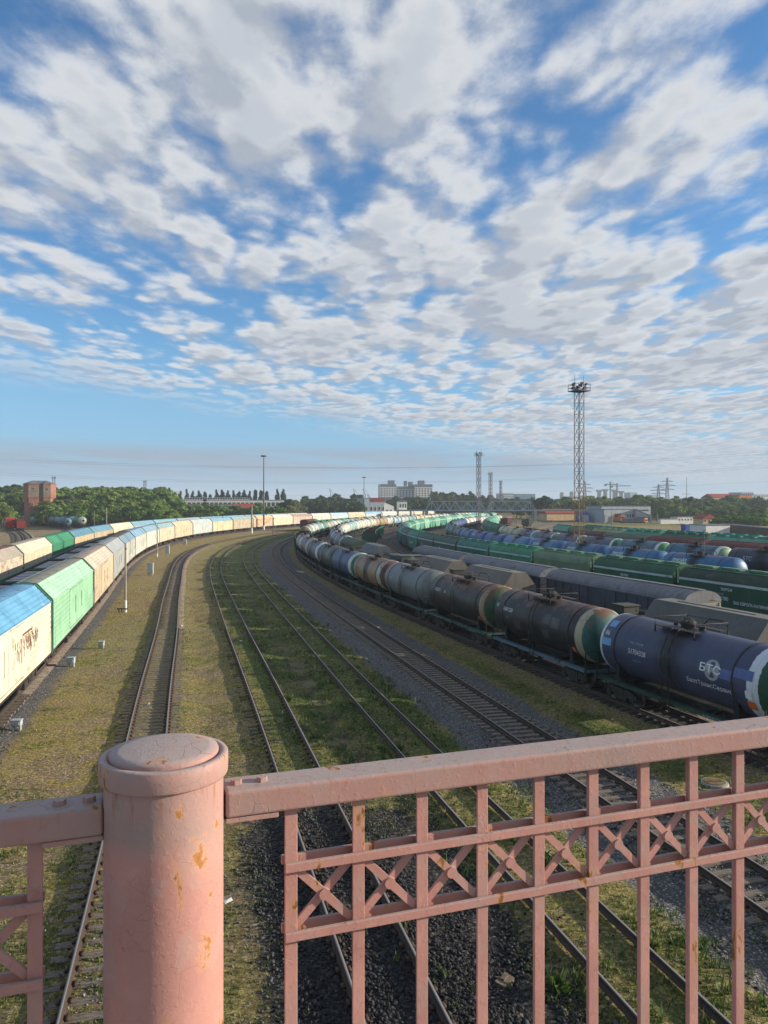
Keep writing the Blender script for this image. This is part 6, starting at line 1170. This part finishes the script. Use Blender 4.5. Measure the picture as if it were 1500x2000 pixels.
def tuft(X,Y,h,lab,k,tone):
    r=np.random.default_rng(k); V=[];F=[]
    for i in range(70):
        a=r.random()*6.28; L_=h*r.uniform(.5,1.1); le=r.uniform(.1,.9); w=.012; x,y=X*0+r.normal(0,.07),r.normal(0,.07); dx,dy=math.cos(a),math.sin(a); o=len(V)
        V+=[(x-dy*-w,y-dx*w,0),(x+dy*-w,y+dx*w,0),(x+dx*le*L_*.45+dy*-w*.7,y+dy*le*L_*.45+dx*w*.7,L_*.65),(x+dx*le*L_,y+dy*le*L_,L_*.9)]; F.append((o,o+1,o+2,o+3))
    me=npmesh('grass_tuft',V,F,GRASSM); fattr(me,'tone',np.clip(np.repeat(tone+.3*r.random(70)-.1,4),0,1)); thing('grass_tuft',lab,'grass tuft',(X,Y,float(gz(np.array([X]),np.array([Y]))[0])-.02),mesh=me)
def gp(x,y,h=.2): z=(CH+h)*1500/(y-982); return (x-750)/1500*z,z
for i,(x,y,h,lab,tn) in enumerate(((1090,1945,.5,'bright green grass tuft seen between balusters beside the coal','.1'),(1060,1700,.45,'tall thin green weed clump behind the lattice crosses','.15'),(1275,1870,.4,'yellow-flowered tuft near the lower right of the railing','.6'),(565,1375,.4,'leafy green weed clump against the second empty track','.05'),(778,1475,.35,'green bush of weeds on the third track just above the handrail','.05'),(1335,1400,.35,'sunlit green weeds under the blue tank wagon','.2'),(700,1340,.3,'small sunlit tuft between the overgrown tracks','.35'))):
    X,Y=gp(x,y); tuft(X,Y,h,lab,40+i,float(tn))
X,Y=gp(985,1925); t=thing('timber_block','broken block of old sleeper timber lying on dark coal','timber',(X,Y,-.22),R(50)); MB().box((0,0,.08),(.42,.24,.16),Matrix.Rotation(.15,3,'X')).box((.03,.02,.17),(.2,.1,.05)).build('block',TIMB,t)
X,Y=gp(1396,1527); t=thing('manhole_cover','round rusty manhole cover in the sunlit grass behind the railing','manhole',(X,Y,-.30)); MB().cyl((0,0,0),(0,0,.10),.5,.48,20).build('ring',CONC,t); MB().cyl((0,0,.10),(0,0,.125),.40,.39,20).box((0,0,.13),(.5,.05,.02)).build('lid',RUSTY,t)
SCRAP=flat_mat('white_scrap',(.62,.62,.6))
for i,(x,y,lab) in enumerate(((290,1385,'white paper scrap on the grass near the post'),(445,1770,'white scrap on dark coal right of the post'),(470,1258,'pale scrap between the rails of the second empty track'),(355,1228,'small white rag beside the pale-sleepered track'),(1255,1548,'white scrap of paper on grass behind the handrail'))):
    X,Y=gp(x,y,.25); r_=random.Random(i); b=MB(); b.add([(-.12,-.05,.0),(.11,-.07,.02),(.14,.05,.05),(.0,.09,.01),(-.1,.06,.04),(0,0,.06)],[(0,1,5),(1,2,5),(2,3,5),(3,4,5),(4,0,5)]); thing('paper_scrap',lab,'litter',(X,Y,float(gz(np.array([X]),np.array([Y]))[0])+.02),r_.random()*6,mesh=b.mesh('paper_scrap',SCRAP))
# ---------------------------------------------------------------- thin even haze over the whole place
hm=bpy.data.materials.new('haze'); hm.use_nodes=True; g=NG(hm.node_tree); vl=g.n('ShaderNodeVolumePrincipled',Color=(.78,.86,.95),Density=HAZE); o_=g.n('ShaderNodeOutputMaterial'); g.nt.links.new(vl.outputs[0],o_.inputs[1])
if HAZE>0: o=MB().box((0,2000,36),(8600,5400,76)).build('haze',hm); o['kind']='stuff'
